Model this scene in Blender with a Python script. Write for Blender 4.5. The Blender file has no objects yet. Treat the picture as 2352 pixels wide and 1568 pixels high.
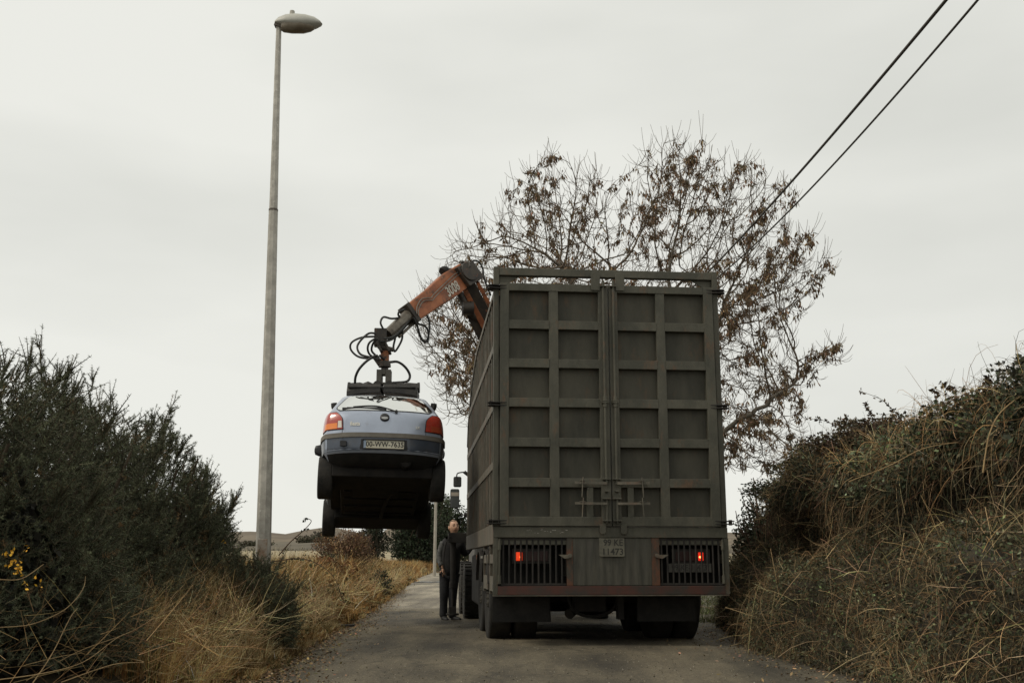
import bpy, bmesh, math, random
import numpy as np
from mathutils import Vector, Matrix, Euler, kdtree
S = bpy.context.scene
COL = S.collection
rng = np.random.default_rng(7); random.seed(7)
R_ = math.radians
# ------------------------------------------------------------------ camera, sky, sun, exposure
FP, HOR, CH = 2400.0, 1287.0, 1.03           # focal length / horizon row in a 2352x1568 frame, eye height
PITCH = math.atan((HOR-784)/FP)
cam = bpy.data.cameras.new('camera'); cam.sensor_width = 36; cam.lens = 36*FP/2352
cam.clip_start = 0.1; cam.clip_end = 9000
camo = bpy.data.objects.new('camera', cam); COL.objects.link(camo)
camo.location = (0, 0, CH); camo.rotation_euler = (math.pi/2+PITCH, 0, 0)
S.camera = camo
S.render.resolution_x = 1024; S.render.resolution_y = 682
S.view_settings.view_transform = 'Standard'; S.view_settings.look = 'None'
S.view_settings.exposure = 0.10; S.view_settings.gamma = 1.0
SUN_EL, SUN_AZ = R_(48), R_(252)              # azimuth clockwise from +Y: behind the camera, to the left
w = bpy.data.worlds.new('World'); S.world = w; w.use_nodes = True
nt = w.node_tree; nt.nodes.clear()
out = nt.nodes.new('ShaderNodeOutputWorld'); bg = nt.nodes.new('ShaderNodeBackground')
sky = nt.nodes.new('ShaderNodeTexSky'); sky.sky_type = 'NISHITA'; sky.sun_disc = False
sky.sun_elevation = SUN_EL; sky.sun_rotation = SUN_AZ
tc = nt.nodes.new('ShaderNodeTexCoord'); mp = nt.nodes.new('ShaderNodeMapping'); mp.inputs['Scale'].default_value = (1.3, 1.3, 4.2)
mp.inputs['Location'].default_value = (0.35, 0.1, 0.55)
nz = nt.nodes.new('ShaderNodeTexNoise'); nz.inputs['Scale'].default_value = 1.25; nz.inputs['Detail'].default_value = 5; nz.inputs['Roughness'].default_value = .45
cr = nt.nodes.new('ShaderNodeValToRGB'); cr.color_ramp.elements[0].position = .30; cr.color_ramp.elements[1].position = .58
cr.color_ramp.elements[0].color = (.655, .66, .612, 1); cr.color_ramp.elements[1].color = (.80, .80, .745, 1)
sc = nt.nodes.new('ShaderNodeVectorMath'); sc.operation = 'SCALE'; sc.inputs['Scale'].default_value = 10.0
mx = nt.nodes.new('ShaderNodeMix'); mx.data_type = 'RGBA'; mx.inputs[0].default_value = .96
L = nt.links.new
L(tc.outputs['Generated'], mp.inputs[0]); L(mp.outputs[0], nz.inputs['Vector']); L(nz.outputs[0], cr.inputs[0])
L(cr.outputs[0], sc.inputs[0]); L(sky.outputs[0], mx.inputs[6]); L(sc.outputs[0], mx.inputs[7])
L(mx.outputs[2], bg.inputs[0]); bg.inputs[1].default_value = 0.1; L(bg.outputs[0], out.inputs[0])
sl = bpy.data.lights.new('sun', 'SUN'); sl.energy = 1.5; sl.angle = R_(16); sl.color = (1, .93, .80)
so = bpy.data.objects.new('sun', sl); COL.objects.link(so)
sd = Vector((math.sin(SUN_AZ)*math.cos(SUN_EL), math.cos(SUN_AZ)*math.cos(SUN_EL), math.sin(SUN_EL)))
so.rotation_euler = sd.to_track_quat('Z', 'Y').to_euler(); so.location = sd*60+Vector((0, 0, 10))

# ------------------------------------------------------------------ helpers
def ray(u, v):
    a, b = u-1176, 784-v
    return np.array([a, FP*math.cos(PITCH)-b*math.sin(PITCH), FP*math.sin(PITCH)+b*math.cos(PITCH)])
def at(u, v, Y):
    r = ray(u, v); return Vector((np.array([0, 0, CH])+r*Y/r[1]).tolist())
def sm(a, b, x):
    t = np.clip((np.asarray(x, float)-a)/(b-a), 0, 1); return t*t*(3-2*t)

def mat(name, c1, c2=None, scale=6, rough=.8, metal=0, bump=0, bscale=None, c3=None, s3=2, lo=.4, hi=.62, spec=.4, stretch=(1, 1, 1), attr=False, coat=0, c3lo=.55, c3hi=.72, vor=False):
    m = bpy.data.materials.new(name); m.use_nodes = True
    n = m.node_tree; b = n.nodes['Principled BSDF']; l = n.links.new
    b.inputs['Roughness'].default_value = rough; b.inputs['Metallic'].default_value = metal
    b.inputs['Specular IOR Level'].default_value = spec
    b.inputs['Coat Weight'].default_value = coat
    b.inputs['Base Color'].default_value = (*c1, 1)
    tcn = n.nodes.new('ShaderNodeTexCoord'); mpn = n.nodes.new('ShaderNodeMapping'); mpn.inputs['Scale'].default_value = stretch
    l(tcn.outputs['Object'], mpn.inputs[0])
    cur = None
    if c2:
        z = n.nodes.new('ShaderNodeTexNoise'); z.inputs['Scale'].default_value = scale; z.inputs['Detail'].default_value = 6; z.inputs['Roughness'].default_value = .65
        r = n.nodes.new('ShaderNodeValToRGB'); r.color_ramp.elements[0].position = lo; r.color_ramp.elements[1].position = hi
        r.color_ramp.elements[0].color = (*c1, 1); r.color_ramp.elements[1].color = (*c2, 1)
        l(mpn.outputs[0], z.inputs['Vector']); l(z.outputs[0], r.inputs[0]); cur = r.outputs[0]
    if c3:
        z = n.nodes.new('ShaderNodeTexNoise'); z.inputs['Scale'].default_value = s3; z.inputs['Detail'].default_value = 8; z.inputs['Roughness'].default_value = .7
        mpp = n.nodes.new('ShaderNodeMapping'); mpp.inputs['Scale'].default_value = stretch; mpp.inputs['Location'].default_value = (3, 7, 1)
        l(tcn.outputs['Object'], mpp.inputs[0]); l(mpp.outputs[0], z.inputs['Vector'])
        r = n.nodes.new('ShaderNodeValToRGB'); r.color_ramp.elements[0].position = c3lo; r.color_ramp.elements[1].position = c3hi
        r.color_ramp.elements[0].color = (0, 0, 0, 1); r.color_ramp.elements[1].color = (1, 1, 1, 1)
        l(z.outputs[0], r.inputs[0])
        q = n.nodes.new('ShaderNodeMix'); q.data_type = 'RGBA'; l(r.outputs[0], q.inputs[0])
        if cur: l(cur, q.inputs[6])
        else: q.inputs[6].default_value = (*c1, 1)
        q.inputs[7].default_value = (*c3, 1); cur = q.outputs[2]
    if attr:
        a = n.nodes.new('ShaderNodeAttribute'); a.attribute_name = 'Col'
        if cur:
            q = n.nodes.new('ShaderNodeMix'); q.data_type = 'RGBA'; q.blend_type = 'MULTIPLY'; q.inputs[0].default_value = 1
            l(cur, q.inputs[6]); l(a.outputs[0], q.inputs[7]); cur = q.outputs[2]
        else: cur = a.outputs[0]
    if cur: l(cur, b.inputs['Base Color'])
    if bump:
        z = n.nodes.new('ShaderNodeTexNoise'); z.inputs['Scale'].default_value = bscale or scale*4; z.inputs['Detail'].default_value = 5
        l(mpn.outputs[0], z.inputs['Vector'])
        bp = n.nodes.new('ShaderNodeBump'); bp.inputs['Strength'].default_value = bump; bp.inputs['Distance'].default_value = .02
        l(z.outputs[0], bp.inputs['Height']); l(bp.outputs[0], b.inputs['Normal'])
    return m

def tag(o, label=None, cat=None, group=None, kind=None):
    if label: o['label'] = label
    if cat: o['category'] = cat
    if group: o['group'] = group
    if kind: o['kind'] = kind
    return o
def empty(name, loc=(0, 0, 0), rot=(0, 0, 0), label=None, cat=None, group=None):
    o = bpy.data.objects.new(name, None); COL.objects.link(o); o.location = loc; o.rotation_euler = rot
    o.empty_display_size = .2
    return tag(o, label, cat, group)
def link(me, name, m, parent=None, smooth=False):
    o = bpy.data.objects.new(name, me); COL.objects.link(o)
    if m is not None:
        for mm in (m if isinstance(m, (list, tuple)) else [m]): me.materials.append(mm)
    if parent is not None: o.parent = parent
    if smooth: me.polygons.foreach_set('use_smooth', np.ones(len(me.polygons), bool))
    me.update(); return o
def npmesh(name, groups, m, parent=None, smooth=False):
    """groups: list of (V (n,3), F (m,k), C (m,3) or None)"""
    Vs, loops, tot, cols, off = [], [], [], [], 0; hascol = any(g[2] is not None for g in groups)
    for V, F, Cc in groups:
        if len(F) == 0: continue
        Vs.append(V); loops.append((F+off).ravel()); k = F.shape[1]; tot.append(np.full(len(F), k))
        if hascol: cols.append(np.repeat(Cc if Cc is not None else np.ones((len(F), 3)), k, axis=0))
        off += len(V)
    V = np.concatenate(Vs).astype(np.float32); Lp = np.concatenate(loops).astype(np.int32); T = np.concatenate(tot).astype(np.int32)
    me = bpy.data.meshes.new(name)
    me.vertices.add(len(V)); me.vertices.foreach_set('co', V.ravel())
    me.loops.add(len(Lp)); me.loops.foreach_set('vertex_index', Lp)
    me.polygons.add(len(T)); me.polygons.foreach_set('loop_start', np.concatenate([[0], np.cumsum(T)[:-1]]).astype(np.int32))
    me.polygons.foreach_set('loop_total', T)
    if hascol:
        a = me.color_attributes.new('Col', 'FLOAT_COLOR', 'CORNER')
        cc = np.concatenate(cols); cc = np.concatenate([cc, np.ones((len(cc), 1))], 1).astype(np.float32)
        a.data.foreach_set('color', cc.ravel())
    me.update(calc_edges=True); me.validate()
    return link(me, name, m, parent, smooth)
def nrm(a): return a/np.maximum(np.linalg.norm(a, axis=-1, keepdims=True), 1e-9)
def perp(D):
    ref = np.where(np.abs(D[..., 2:3]) < .9, np.array([0, 0, 1.]), np.array([1., 0, 0]))
    A = nrm(np.cross(D, ref)); return A, np.cross(D, A)
def prisms(P0, P1, r0, r1, n=3):
    P0 = np.asarray(P0, float); P1 = np.asarray(P1, float); N = len(P0)
    A, B = perp(nrm(P1-P0)); an = np.arange(n)*2*np.pi/n
    off = A[:, None]*np.cos(an)[None, :, None]+B[:, None]*np.sin(an)[None, :, None]
    r0 = np.broadcast_to(r0, N)[:, None, None]; r1 = np.broadcast_to(r1, N)[:, None, None]
    V = np.concatenate([P0[:, None]+off*r0, P1[:, None]+off*r1], 1).reshape(-1, 3)
    i = np.arange(n); j = (i+1) % n
    f = np.stack([i, j, j+n, i+n], 1)
    return V, (f[None]+(np.arange(N)*2*n)[:, None, None]).reshape(-1, 4)
def strands(P, r, n=3):
    """P (N,K,3) polylines with radius (N,K) -> prisms"""
    K = P.shape[1]
    a = P[:, :-1].reshape(-1, 3); b = P[:, 1:].reshape(-1, 3)
    r = np.broadcast_to(r, P.shape[:2])
    return prisms(a, b, r[:, :-1].ravel(), r[:, 1:].ravel(), n)
def ribbons(P, W, side):
    """flat blades: P (N,K,3), W (N,K) half widths, side (N,3)"""
    N, K = P.shape[:2]
    a = P-side[:, None]*W[..., None]; b = P+side[:, None]*W[..., None]
    V = np.stack([a, b], 2).reshape(-1, 3)
    k = np.arange(K-1)*2
    f = np.stack([k, k+1, k+3, k+2], 1)
    return V, (f[None]+(np.arange(N)*2*K)[:, None, None]).reshape(-1, 4)
def leaves(P, D, Nn, ln, wd):
    """pointed diamond leaves"""
    Sd = nrm(np.cross(D, Nn)); ln = np.asarray(ln)[:, None]; wd = np.asarray(wd)[:, None]
    V = np.stack([P, P+D*ln*.45+Sd*wd, P+D*ln, P+D*ln*.45-Sd*wd], 1).reshape(-1, 3)
    return V, (np.array([[0, 1, 2, 3]])[None]+(np.arange(len(P))*4)[:, None, None]).reshape(-1, 4)
def rdir(N): return nrm(rng.normal(size=(N, 3)))
def colv(N, base, var=.3, hue=.08):
    c = np.asarray(base)[None]*np.exp(rng.normal(0, var, (N, 1)))*np.exp(rng.normal(0, hue, (N, 3))); return np.clip(c, 0, .95)

class MB:
    def __init__(s): s.bm = bmesh.new()
    def box(s, x0, x1, y0, y1, z0, z1, M=None):
        vs = [s.bm.verts.new((x, y, z)) for x in (x0, x1) for y in (y0, y1) for z in (z0, z1)]
        for q in ((0, 1, 3, 2), (4, 6, 7, 5), (0, 4, 5, 1), (2, 3, 7, 6), (0, 2, 6, 4), (1, 5, 7, 3)): s.bm.faces.new([vs[i] for i in q])
        if M is not None:
            for v in vs: v.co = M @ v.co
        return s
    def bar(s, p, q, a, b=None, up=(0, 0, 1), taper=1.0):
        """box beam from p to q with half sizes a (side), b (up)"""
        p, q = Vector(p), Vector(q); b = a if b is None else b; d = (q-p).normalized(); sd = d.cross(Vector(up))
        if sd.length < 1e-4: sd = d.cross(Vector((1, 0, 0)))
        sd.normalize(); u = sd.cross(d)
        vs = []
        for c, t in ((p, 1), (q, taper)):
            for i, j in ((-1, -1), (1, -1), (1, 1), (-1, 1)): vs.append(s.bm.verts.new(c+sd*a*i*t+u*b*j*t))
        for f in ((3, 2, 1, 0), (4, 5, 6, 7), (0, 1, 5, 4), (1, 2, 6, 5), (2, 3, 7, 6), (3, 0, 4, 7)): s.bm.faces.new([vs[i] for i in f])
        return s
    def cyl(s, p, q, r, r2=None, n=16, caps=True):
        p, q = Vector(p), Vector(q); r2 = r if r2 is None else r2; d = (q-p).normalized()
        a = d.cross(Vector((0, 0, 1)))
        if a.length < 1e-3: a = d.cross(Vector((1, 0, 0)))
        a.normalize(); b = d.cross(a)
        A = [s.bm.verts.new(p+(a*math.cos(t)+b*math.sin(t))*r) for t in [2*math.pi*i/n for i in range(n)]]
        B = [s.bm.verts.new(q+(a*math.cos(t)+b*math.sin(t))*r2) for t in [2*math.pi*i/n for i in range(n)]]
        for i in range(n): s.bm.faces.new((A[i], A[(i+1) % n], B[(i+1) % n], B[i]))
        if caps: s.bm.faces.new(A[::-1]); s.bm.faces.new(B)
        return s
    def tube(s, pts, r, n=8, sub=4):
        pts = [Vector(p) for p in pts]; P = []
        if sub > 1 and len(pts) > 2:
            for i in range(len(pts)-1):
                p0 = pts[max(i-1, 0)]; p1 = pts[i]; p2 = pts[i+1]; p3 = pts[min(i+2, len(pts)-1)]
                for k in range(sub):
                    t = k/sub
                    P.append(.5*((2*p1)+(-p0+p2)*t+(2*p0-5*p1+4*p2-p3)*t*t+(-p0+3*p1-3*p2+p3)*t**3))
            P.append(pts[-1])
        else: P = pts
        rings = []; prev = None
        for i, c in enumerate(P):
            d = (P[min(i+1, len(P)-1)]-P[max(i-1, 0)]).normalized()
            if prev is None:
                a = d.cross(Vector((0, 0, 1)))
                if a.length < 1e-3: a = d.cross(Vector((1, 0, 0)))
            else: a = prev-d*prev.dot(d)
            a.normalize(); prev = a; b = d.cross(a)
            rr = r(i/(len(P)-1)) if callable(r) else r
            rings.append([s.bm.verts.new(c+(a*math.cos(t)+b*math.sin(t))*rr) for t in [2*math.pi*k/n for k in range(n)]])
        for A, B in zip(rings, rings[1:]):
            for i in range(n): s.bm.faces.new((A[i], A[(i+1) % n], B[(i+1) % n], B[i]))
        s.bm.faces.new(rings[0][::-1]); s.bm.faces.new(rings[-1]); return s
    def loft(s, rings, caps=True, closed=True):
        R = [[s.bm.verts.new(p) for p in r] for r in rings]; n = len(R[0])
        for A, B in zip(R, R[1:]):
            for i in range(n if closed else n-1): s.bm.faces.new((A[i], A[(i+1) % n], B[(i+1) % n], B[i]))
        if caps and closed: s.bm.faces.new(R[0][::-1]); s.bm.faces.new(R[-1])
        return s
    def lathe(s, prof, origin=(0, 0, 0), axis=(0, 0, 1), n=24):
        ax = Vector(axis).normalized(); a = ax.cross(Vector((0, 0, 1)))
        if a.length < 1e-3: a = Vector((1, 0, 0))
        a.normalize(); b = ax.cross(a); o = Vector(origin)
        s.loft([[o+ax*h+(a*math.cos(t)+b*math.sin(t))*max(r, 1e-4) for t in [2*math.pi*k/n for k in range(n)]] for r, h in prof]); return s
    def prism(s, poly, y0, y1, plane='xz'):
        f = {'xz': lambda a, b, t: (a, t, b), 'xy': lambda a, b, t: (a, b, t), 'yz': lambda a, b, t: (t, a, b)}[plane]
        return s.loft([[f(a, b, y0) for a, b in poly], [f(a, b, y1) for a, b in poly]])
    def build(s, name, m, parent=None, smooth=False, bevel=0, M=None):
        bmesh.ops.recalc_face_normals(s.bm, faces=s.bm.faces[:])
        if M is not None: s.bm.transform(M)
        me = bpy.data.meshes.new(name); s.bm.to_mesh(me); s.bm.free()
        o = link(me, name, m, parent, smooth)
        if bevel:
            b = o.modifiers.new('bevel', 'BEVEL'); b.width = bevel; b.segments = 2; b.limit_method = 'ANGLE'; b.angle_limit = R_(40)
        if smooth and not bevel:
            try: me.set_sharp_from_angle(angle=R_(50))
            except Exception: pass
        return o
def text(name, body, size, M, m, parent=None, depth=.002, sx=1.0, bold=0.0, space=1.0, shear=0.0):
    cu = bpy.data.curves.new(name+'_c', 'FONT'); cu.body = body; cu.size = size; cu.extrude = depth; cu.offset = bold
    cu.align_x = 'CENTER'; cu.align_y = 'CENTER'; cu.space_character = space; cu.resolution_u = 3; cu.shear = shear
    to = bpy.data.objects.new(name+'_t', cu); COL.objects.link(to)
    bpy.context.view_layer.update()
    me = bpy.data.meshes.new_from_object(to.evaluated_get(bpy.context.evaluated_depsgraph_get()))
    bpy.data.objects.remove(to); me.transform(M @ Matrix.Diagonal((sx, 1, 1, 1))); me.name = name
    return link(me, name, m, parent)
def basis(o, ex, ey):
    ex = Vector(ex).normalized(); ey = Vector(ey); ey = (ey-ex*ey.dot(ex)).normalized(); ez = ex.cross(ey)
    M = Matrix((ex, ey, ez)).transposed().to_4x4(); M.translation = Vector(o); return M

# ------------------------------------------------------------------ ground
def gz(y): return .09*(1-sm(14.6, 18, y))
def noise2(x, y, s=1.0, seed=0):
    x = np.asarray(x, float)*s; y = np.asarray(y, float)*s; v = 0
    for i, (fx, fy, ph, a) in enumerate([(1.0, .3, .3, .5), (-.4, 1.1, 1.7, .5), (1.9, 1.3, 2.9, .3), (-1.7, 2.3, .9, .25), (3.7, -2.9, 4.1, .15), (4.9, 5.3, 5.2, .12)]):
        v = v+a*np.sin(fx*x+fy*y+ph+seed*1.37)
    return v
EY = [0, 8.8, 11.6, 18, 25, 45, 65, 90, 130, 200]
EL = [-2.0, -2.15, -2.3, -2.75, -3.2, -4.5, -5.8, -6.9, -5.5, 4]     # left road edge
ER = [3.0, 2.9, 2.7, 2.6, 2.5, 1.2, .2, -.6, 1.2, 11]                 # right road edge
def el(y): return np.interp(y, EY, EL)
def er(y): return np.interp(y, EY, ER)
def verge(x, y):
    d = el(y)-x+.12*noise2(x, y, 2.1)
    lay = np.interp(y, [0, 14, 30, 200], [.30, .34, .5, .3])
    return lay*sm(.05, 1.2, d)+.05*sm(0, .4, d)*noise2(x, y, 3)*.5
def footx(y): return np.interp(y, [0, 9, 11, 15, 17.5, 22, 30], [3.0, 2.85, 2.6, 3.0, 3.45, 4.6, 6.7])
def rise(x, y):
    r = .012*np.maximum(np.asarray(y)-110, 0)*sm(110, 200, y)*.6
    return r*(sm(-4, -25, -np.abs(x)*0-4+0*x) if False else 1)
def ground_z(x, y): return gz(y)+verge(x, y)+rise(x, y)

M_field = mat('field_soil', (.14, .125, .07), (.21, .18, .10), .08, .95, c3=(.10, .11, .05), s3=.02)
ys = np.concatenate([np.linspace(-30, 4, 12), np.linspace(4.5, 40, 110), np.linspace(42, 160, 40), np.geomspace(170, 4000, 24)])
xs = np.concatenate([-np.geomspace(4000, 14, 24), np.linspace(-13, 10, 150), np.geomspace(11, 4000, 24)])
X, Y = np.meshgrid(xs, ys); Z = ground_z(X, Y)-.004
Z = np.where(Y > 400, ground_z(X, np.full_like(Y, 400.))-.004-(Y-400)*.002, Z)
nx, ny = len(xs), len(ys); V = np.stack([X, Y, Z], -1).reshape(-1, 3)
i = np.arange(nx-1)[None]+np.arange(ny-1)[:, None]*nx; F = np.stack([i, i+1, i+1+nx, i+nx], -1).reshape(-1, 4)
o = npmesh('ground', [(V, F, None)], mat('verge_soil', (.035, .028, .016), (.075, .058, .03), 3, .95, bump=.6, bscale=18, c3=(.16, .14, .08), s3=.05), smooth=True); tag(o, kind='structure')

# road with worn asphalt near, paler concrete beyond
M_road = bpy.data.materials.new('road_asphalt'); M_road.use_nodes = True
n = M_road.node_tree; b = n.nodes['Principled BSDF']; l = n.links.new
b.inputs['Roughness'].default_value = .85
tcn = n.nodes.new('ShaderNodeTexCoord')
def tn(scale, det=8, rough=.6, st=(1, 1, 1)):
    mpn = n.nodes.new('ShaderNodeMapping'); mpn.inputs['Scale'].default_value = st; l(tcn.outputs['Object'], mpn.inputs[0])
    z = n.nodes.new('ShaderNodeTexNoise'); z.inputs['Scale'].default_value = scale; z.inputs['Detail'].default_value = det; z.inputs['Roughness'].default_value = rough
    l(mpn.outputs[0], z.inputs['Vector']); return z.outputs[0]
def ramp(src, stops):
    r = n.nodes.new('ShaderNodeValToRGB'); e = r.color_ramp.elements
    while len(e) < len(stops): e.new(.5)
    for k, (p, c) in enumerate(stops): e[k].position = p; e[k].color = (*c, 1) if len(c) == 3 else c
    l(src, r.inputs[0]); return r.outputs[0]
def mixc(fac, a, c, mode='MIX'):
    q = n.nodes.new('ShaderNodeMix'); q.data_type = 'RGBA'; q.blend_type = mode
    if isinstance(fac, float): q.inputs[0].default_value = fac
    else: l(fac, q.inputs[0])
    for s_, v_ in ((6, a), (7, c)):
        if isinstance(v_, tuple): q.inputs[s_].default_value = (*v_, 1)
        else: l(v_, q.inputs[s_])
    return q.outputs[2]
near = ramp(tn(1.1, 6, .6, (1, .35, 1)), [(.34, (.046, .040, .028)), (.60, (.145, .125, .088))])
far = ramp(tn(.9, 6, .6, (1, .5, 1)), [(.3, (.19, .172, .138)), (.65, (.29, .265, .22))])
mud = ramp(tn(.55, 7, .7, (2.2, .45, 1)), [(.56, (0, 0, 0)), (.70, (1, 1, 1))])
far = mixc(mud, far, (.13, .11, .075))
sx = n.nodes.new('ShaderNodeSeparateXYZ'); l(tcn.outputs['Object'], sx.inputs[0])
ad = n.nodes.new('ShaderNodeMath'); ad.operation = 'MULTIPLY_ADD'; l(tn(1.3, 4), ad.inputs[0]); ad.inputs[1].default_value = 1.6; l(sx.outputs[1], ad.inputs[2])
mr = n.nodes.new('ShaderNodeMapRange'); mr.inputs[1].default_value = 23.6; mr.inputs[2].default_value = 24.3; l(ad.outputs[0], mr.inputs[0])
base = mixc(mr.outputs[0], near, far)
chip = ramp(tn(34, 5, .95), [(.38, (.42, .42, .42)), (.55, (1.0, 1.0, 1.0)), (.70, (2.8, 2.7, 2.4))])
base = mixc(.85, base, chip, 'MULTIPLY')
base = mixc(1.0, base, ramp(tn(.42, 5, .7, (1.6, .6, 1)), [(.36, (.62, .60, .58)), (.60, (1.25, 1.23, 1.18))]), 'MULTIPLY')
base = mixc(1.0, base, ramp(tn(1.0, 4, .6, (1.7, .10, 1)), [(.38, (.74, .72, .70)), (.60, (1.2, 1.18, 1.13))]), 'MULTIPLY')
wn = n.nodes.new('ShaderNodeVectorMath'); wn.operation = 'MULTIPLY_ADD'; nzw = n.nodes.new('ShaderNodeTexNoise'); nzw.inputs['Scale'].default_value = 2.2; nzw.inputs['Detail'].default_value = 4; l(tcn.outputs['Object'], nzw.inputs['Vector'])
l(nzw.outputs['Color'], wn.inputs[0]); wn.inputs[1].default_value = (.7, .7, .7); l(tcn.outputs['Object'], wn.inputs[2])
vo = n.nodes.new('ShaderNodeTexVoronoi'); vo.feature = 'DISTANCE_TO_EDGE'; vo.inputs['Scale'].default_value = .75; l(wn.outputs[0], vo.inputs['Vector'])
crk = ramp(vo.outputs['Distance'], [(.0, (.42, .40, .38)), (.016, (.75, .74, .72)), (.03, (1, 1, 1))])
base = mixc(ramp(tn(.35, 3), [(.46, (0, 0, 0)), (.56, (.85, .85, .85))]), base, mixc(1.0, base, crk, 'MULTIPLY'))
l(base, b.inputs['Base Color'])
bp = n.nodes.new('ShaderNodeBump'); bp.inputs['Strength'].default_value = .7; bp.inputs['Distance'].default_value = .012
l(tn(110, 4, .7), bp.inputs['Height']); l(bp.outputs[0], b.inputs['Normal'])
ry = np.concatenate([np.linspace(-25, 6, 8), np.linspace(7, 60, 160), np.linspace(62, 200, 60)])
rt_ = np.linspace(0, 1, 15)
P = np.zeros((len(ry), 15, 3))
for k, y in enumerate(ry):
    wob = .10*noise2(0, y, 1.3, 3)+.05*noise2(0, y, 4.1, 1)
    a, c = el(y)-.05+wob, er(y)+.15
    x = a+(c-a)*rt_
    P[k, :, 0] = x; P[k, :, 1] = y; P[k, :, 2] = gz(y)+rise(0, y)+.012+.03*(1-(2*rt_-1)**2)-.02*(rt_ < .01)
i = np.arange(14)[None]+np.arange(len(ry)-1)[:, None]*15; F = np.stack([i, i+1, i+16, i+15], -1).reshape(-1, 4)
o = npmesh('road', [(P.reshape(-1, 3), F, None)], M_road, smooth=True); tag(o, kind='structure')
# gravel lay-by to the right, past the lorry
gy = np.linspace(9, 45, 60); P = np.zeros((60, 6, 3))
for k, y in enumerate(gy):
    a = er(y)-.1; c = footx(y)+.4; x = a+(max(c, a+.3)-a)*np.linspace(0, 1, 6)
    P[k, :, 0] = x; P[k, :, 1] = y; P[k, :, 2] = gz(y)+.014+.04*np.linspace(0, 1, 6)
i = np.arange(5)[None]+np.arange(59)[:, None]*6; F = np.stack([i, i+1, i+7, i+6], -1).reshape(-1, 4)
o = npmesh('gravel_layby', [(P.reshape(-1, 3), F, None)], mat('gravel', (.10, .085, .06), (.26, .235, .19), 22, .95, bump=1, bscale=60, c3=(.06, .065, .03), s3=.9, lo=.45, hi=.6), smooth=True); tag(o, kind='structure')

# hills
def hill(name, pts, Y, Ynear, znear, m):
    rings = []
    P = [at(u, v, Y) for u, v in pts]; xs_ = np.linspace(P[0].x, P[-1].x, 120)
    zt = np.interp(xs_, [p.x for p in P], [p.z for p in P])+noise2(xs_, 0, .05)*Y*.0006
    K = 14; G = np.zeros((K+4, 120, 3))
    for k in range(K+4):
        t = min(k/K, 1); over = max(0, k-K)
        G[k, :, 0] = xs_*(Ynear/Y*(1-t)+t); G[k, :, 1] = Ynear+(Y-Ynear)*t+over*Y*.2
        G[k, :, 2] = znear+(zt-znear)*(t**1.2)+(noise2(G[k, :, 0], G[k, :, 1], .01)*Y*.002*math.sin(math.pi*t))-over*over*6
    i = np.arange(119)[None]+np.arange(K+3)[:, None]*120; F = np.stack([i, i+1, i+121, i+120], -1).reshape(-1, 4)
    o = npmesh(name, [(G.reshape(-1, 3), F, None)], m, smooth=True); return tag(o, kind='structure')
M_hill = mat('hillside', (.10, .075, .05), (.17, .135, .09), .012, .95, c3=(.07, .06, .04), s3=.03)
hill('hills', [(-1200, 1225), (-300, 1205), (200, 1215), (560, 1221), (600, 1219), (640, 1230), (690, 1219), (740, 1211), (800, 1214), (850, 1240), (900, 1206), (960, 1200), (1060, 1228), (1200, 1235), (1500, 1225), (2400, 1215), (3600, 1225)], 1500, 380, 1.0, M_hill)
hill('lower_hills', [(-1200, 1250), (200, 1242), (560, 1246), (700, 1240), (800, 1236), (870, 1248), (960, 1240), (1060, 1252), (1600, 1250), (3600, 1245)], 800, 240, .6, mat('heath', (.085, .07, .045), (.135, .11, .07), .03, .95, c3=(.05, .05, .03), s3=.05))
hill('stubble_field', [(-1200, 1272), (200, 1266), (560, 1266), (700, 1264), (800, 1262), (960, 1268), (1060, 1271), (1600, 1272), (3600, 1272)], 330, 118, -.15, mat('stubble', (.27, .22, .13), (.36, .30, .19), .1, .95, c3=(.18, .16, .09), s3=.05))

# ------------------------------------------------------------------ materials for objects
M_iron = mat('lorry_paint', (.062, .060, .045), (.094, .088, .066), 4, .62, bump=.25, bscale=40, c3=(.14, .078, .044), s3=6, c3lo=.56, c3hi=.76, spec=.3, stretch=(1, 1, .5))
M_panel = mat('door_panel_paint', (.048, .046, .035), (.080, .074, .055), 2.6, .7, bump=.6, bscale=5, c3=(.11, .070, .042), s3=6, c3lo=.56, c3hi=.76, spec=.3, stretch=(1, 1, .35))
M_side = mat('side_paint', (.085, .078, .058), (.15, .13, .098), 6, .65, bump=.3, bscale=40, c3=(.15, .085, .055), s3=5, c3lo=.52, c3hi=.7, stretch=(1, 1, .4))
M_inner = mat('dark_sheet', (.030, .027, .022), (.045, .04, .032), 4, .8)
M_galv = mat('galvanised_sheet', (.046, .044, .034), (.078, .072, .054), 7, .6, stretch=(2.5, 1, .35), c3=(.07, .06, .05), s3=3)
M_orangep = mat('faded_orange', (.048, .042, .031), (.115, .050, .027), 8, .7, lo=.42, hi=.56, stretch=(1, 1, .6))
M_red = mat('worn_red_strip', (.038, .031, .024), (.075, .027, .018), 3.2, .6, lo=.40, hi=.58)
M_black = mat('black_rubber', (.014, .013, .012), (.024, .022, .019), 8, .85, bump=.3, bscale=50)
M_tyre = mat('tyre_rubber', (.018, .017, .015), (.035, .031, .026), 6, .9, bump=.5, bscale=70)
M_dusty = mat('dusty_rubber', (.06, .055, .045), (.095, .085, .068), 7, .95, bump=.3)
M_steel = mat('bare_steel', (.22, .20, .17), (.14, .12, .10), 9, .45, metal=.6)
M_chassis = mat('chassis_black', (.02, .018, .016), (.04, .034, .028), 5, .8)
M_craneo = mat('crane_orange', (.36, .125, .050), (.22, .070, .030), 5, .55, c3=(.07, .045, .032), s3=6, c3lo=.52, c3hi=.66, bump=.15)
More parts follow.
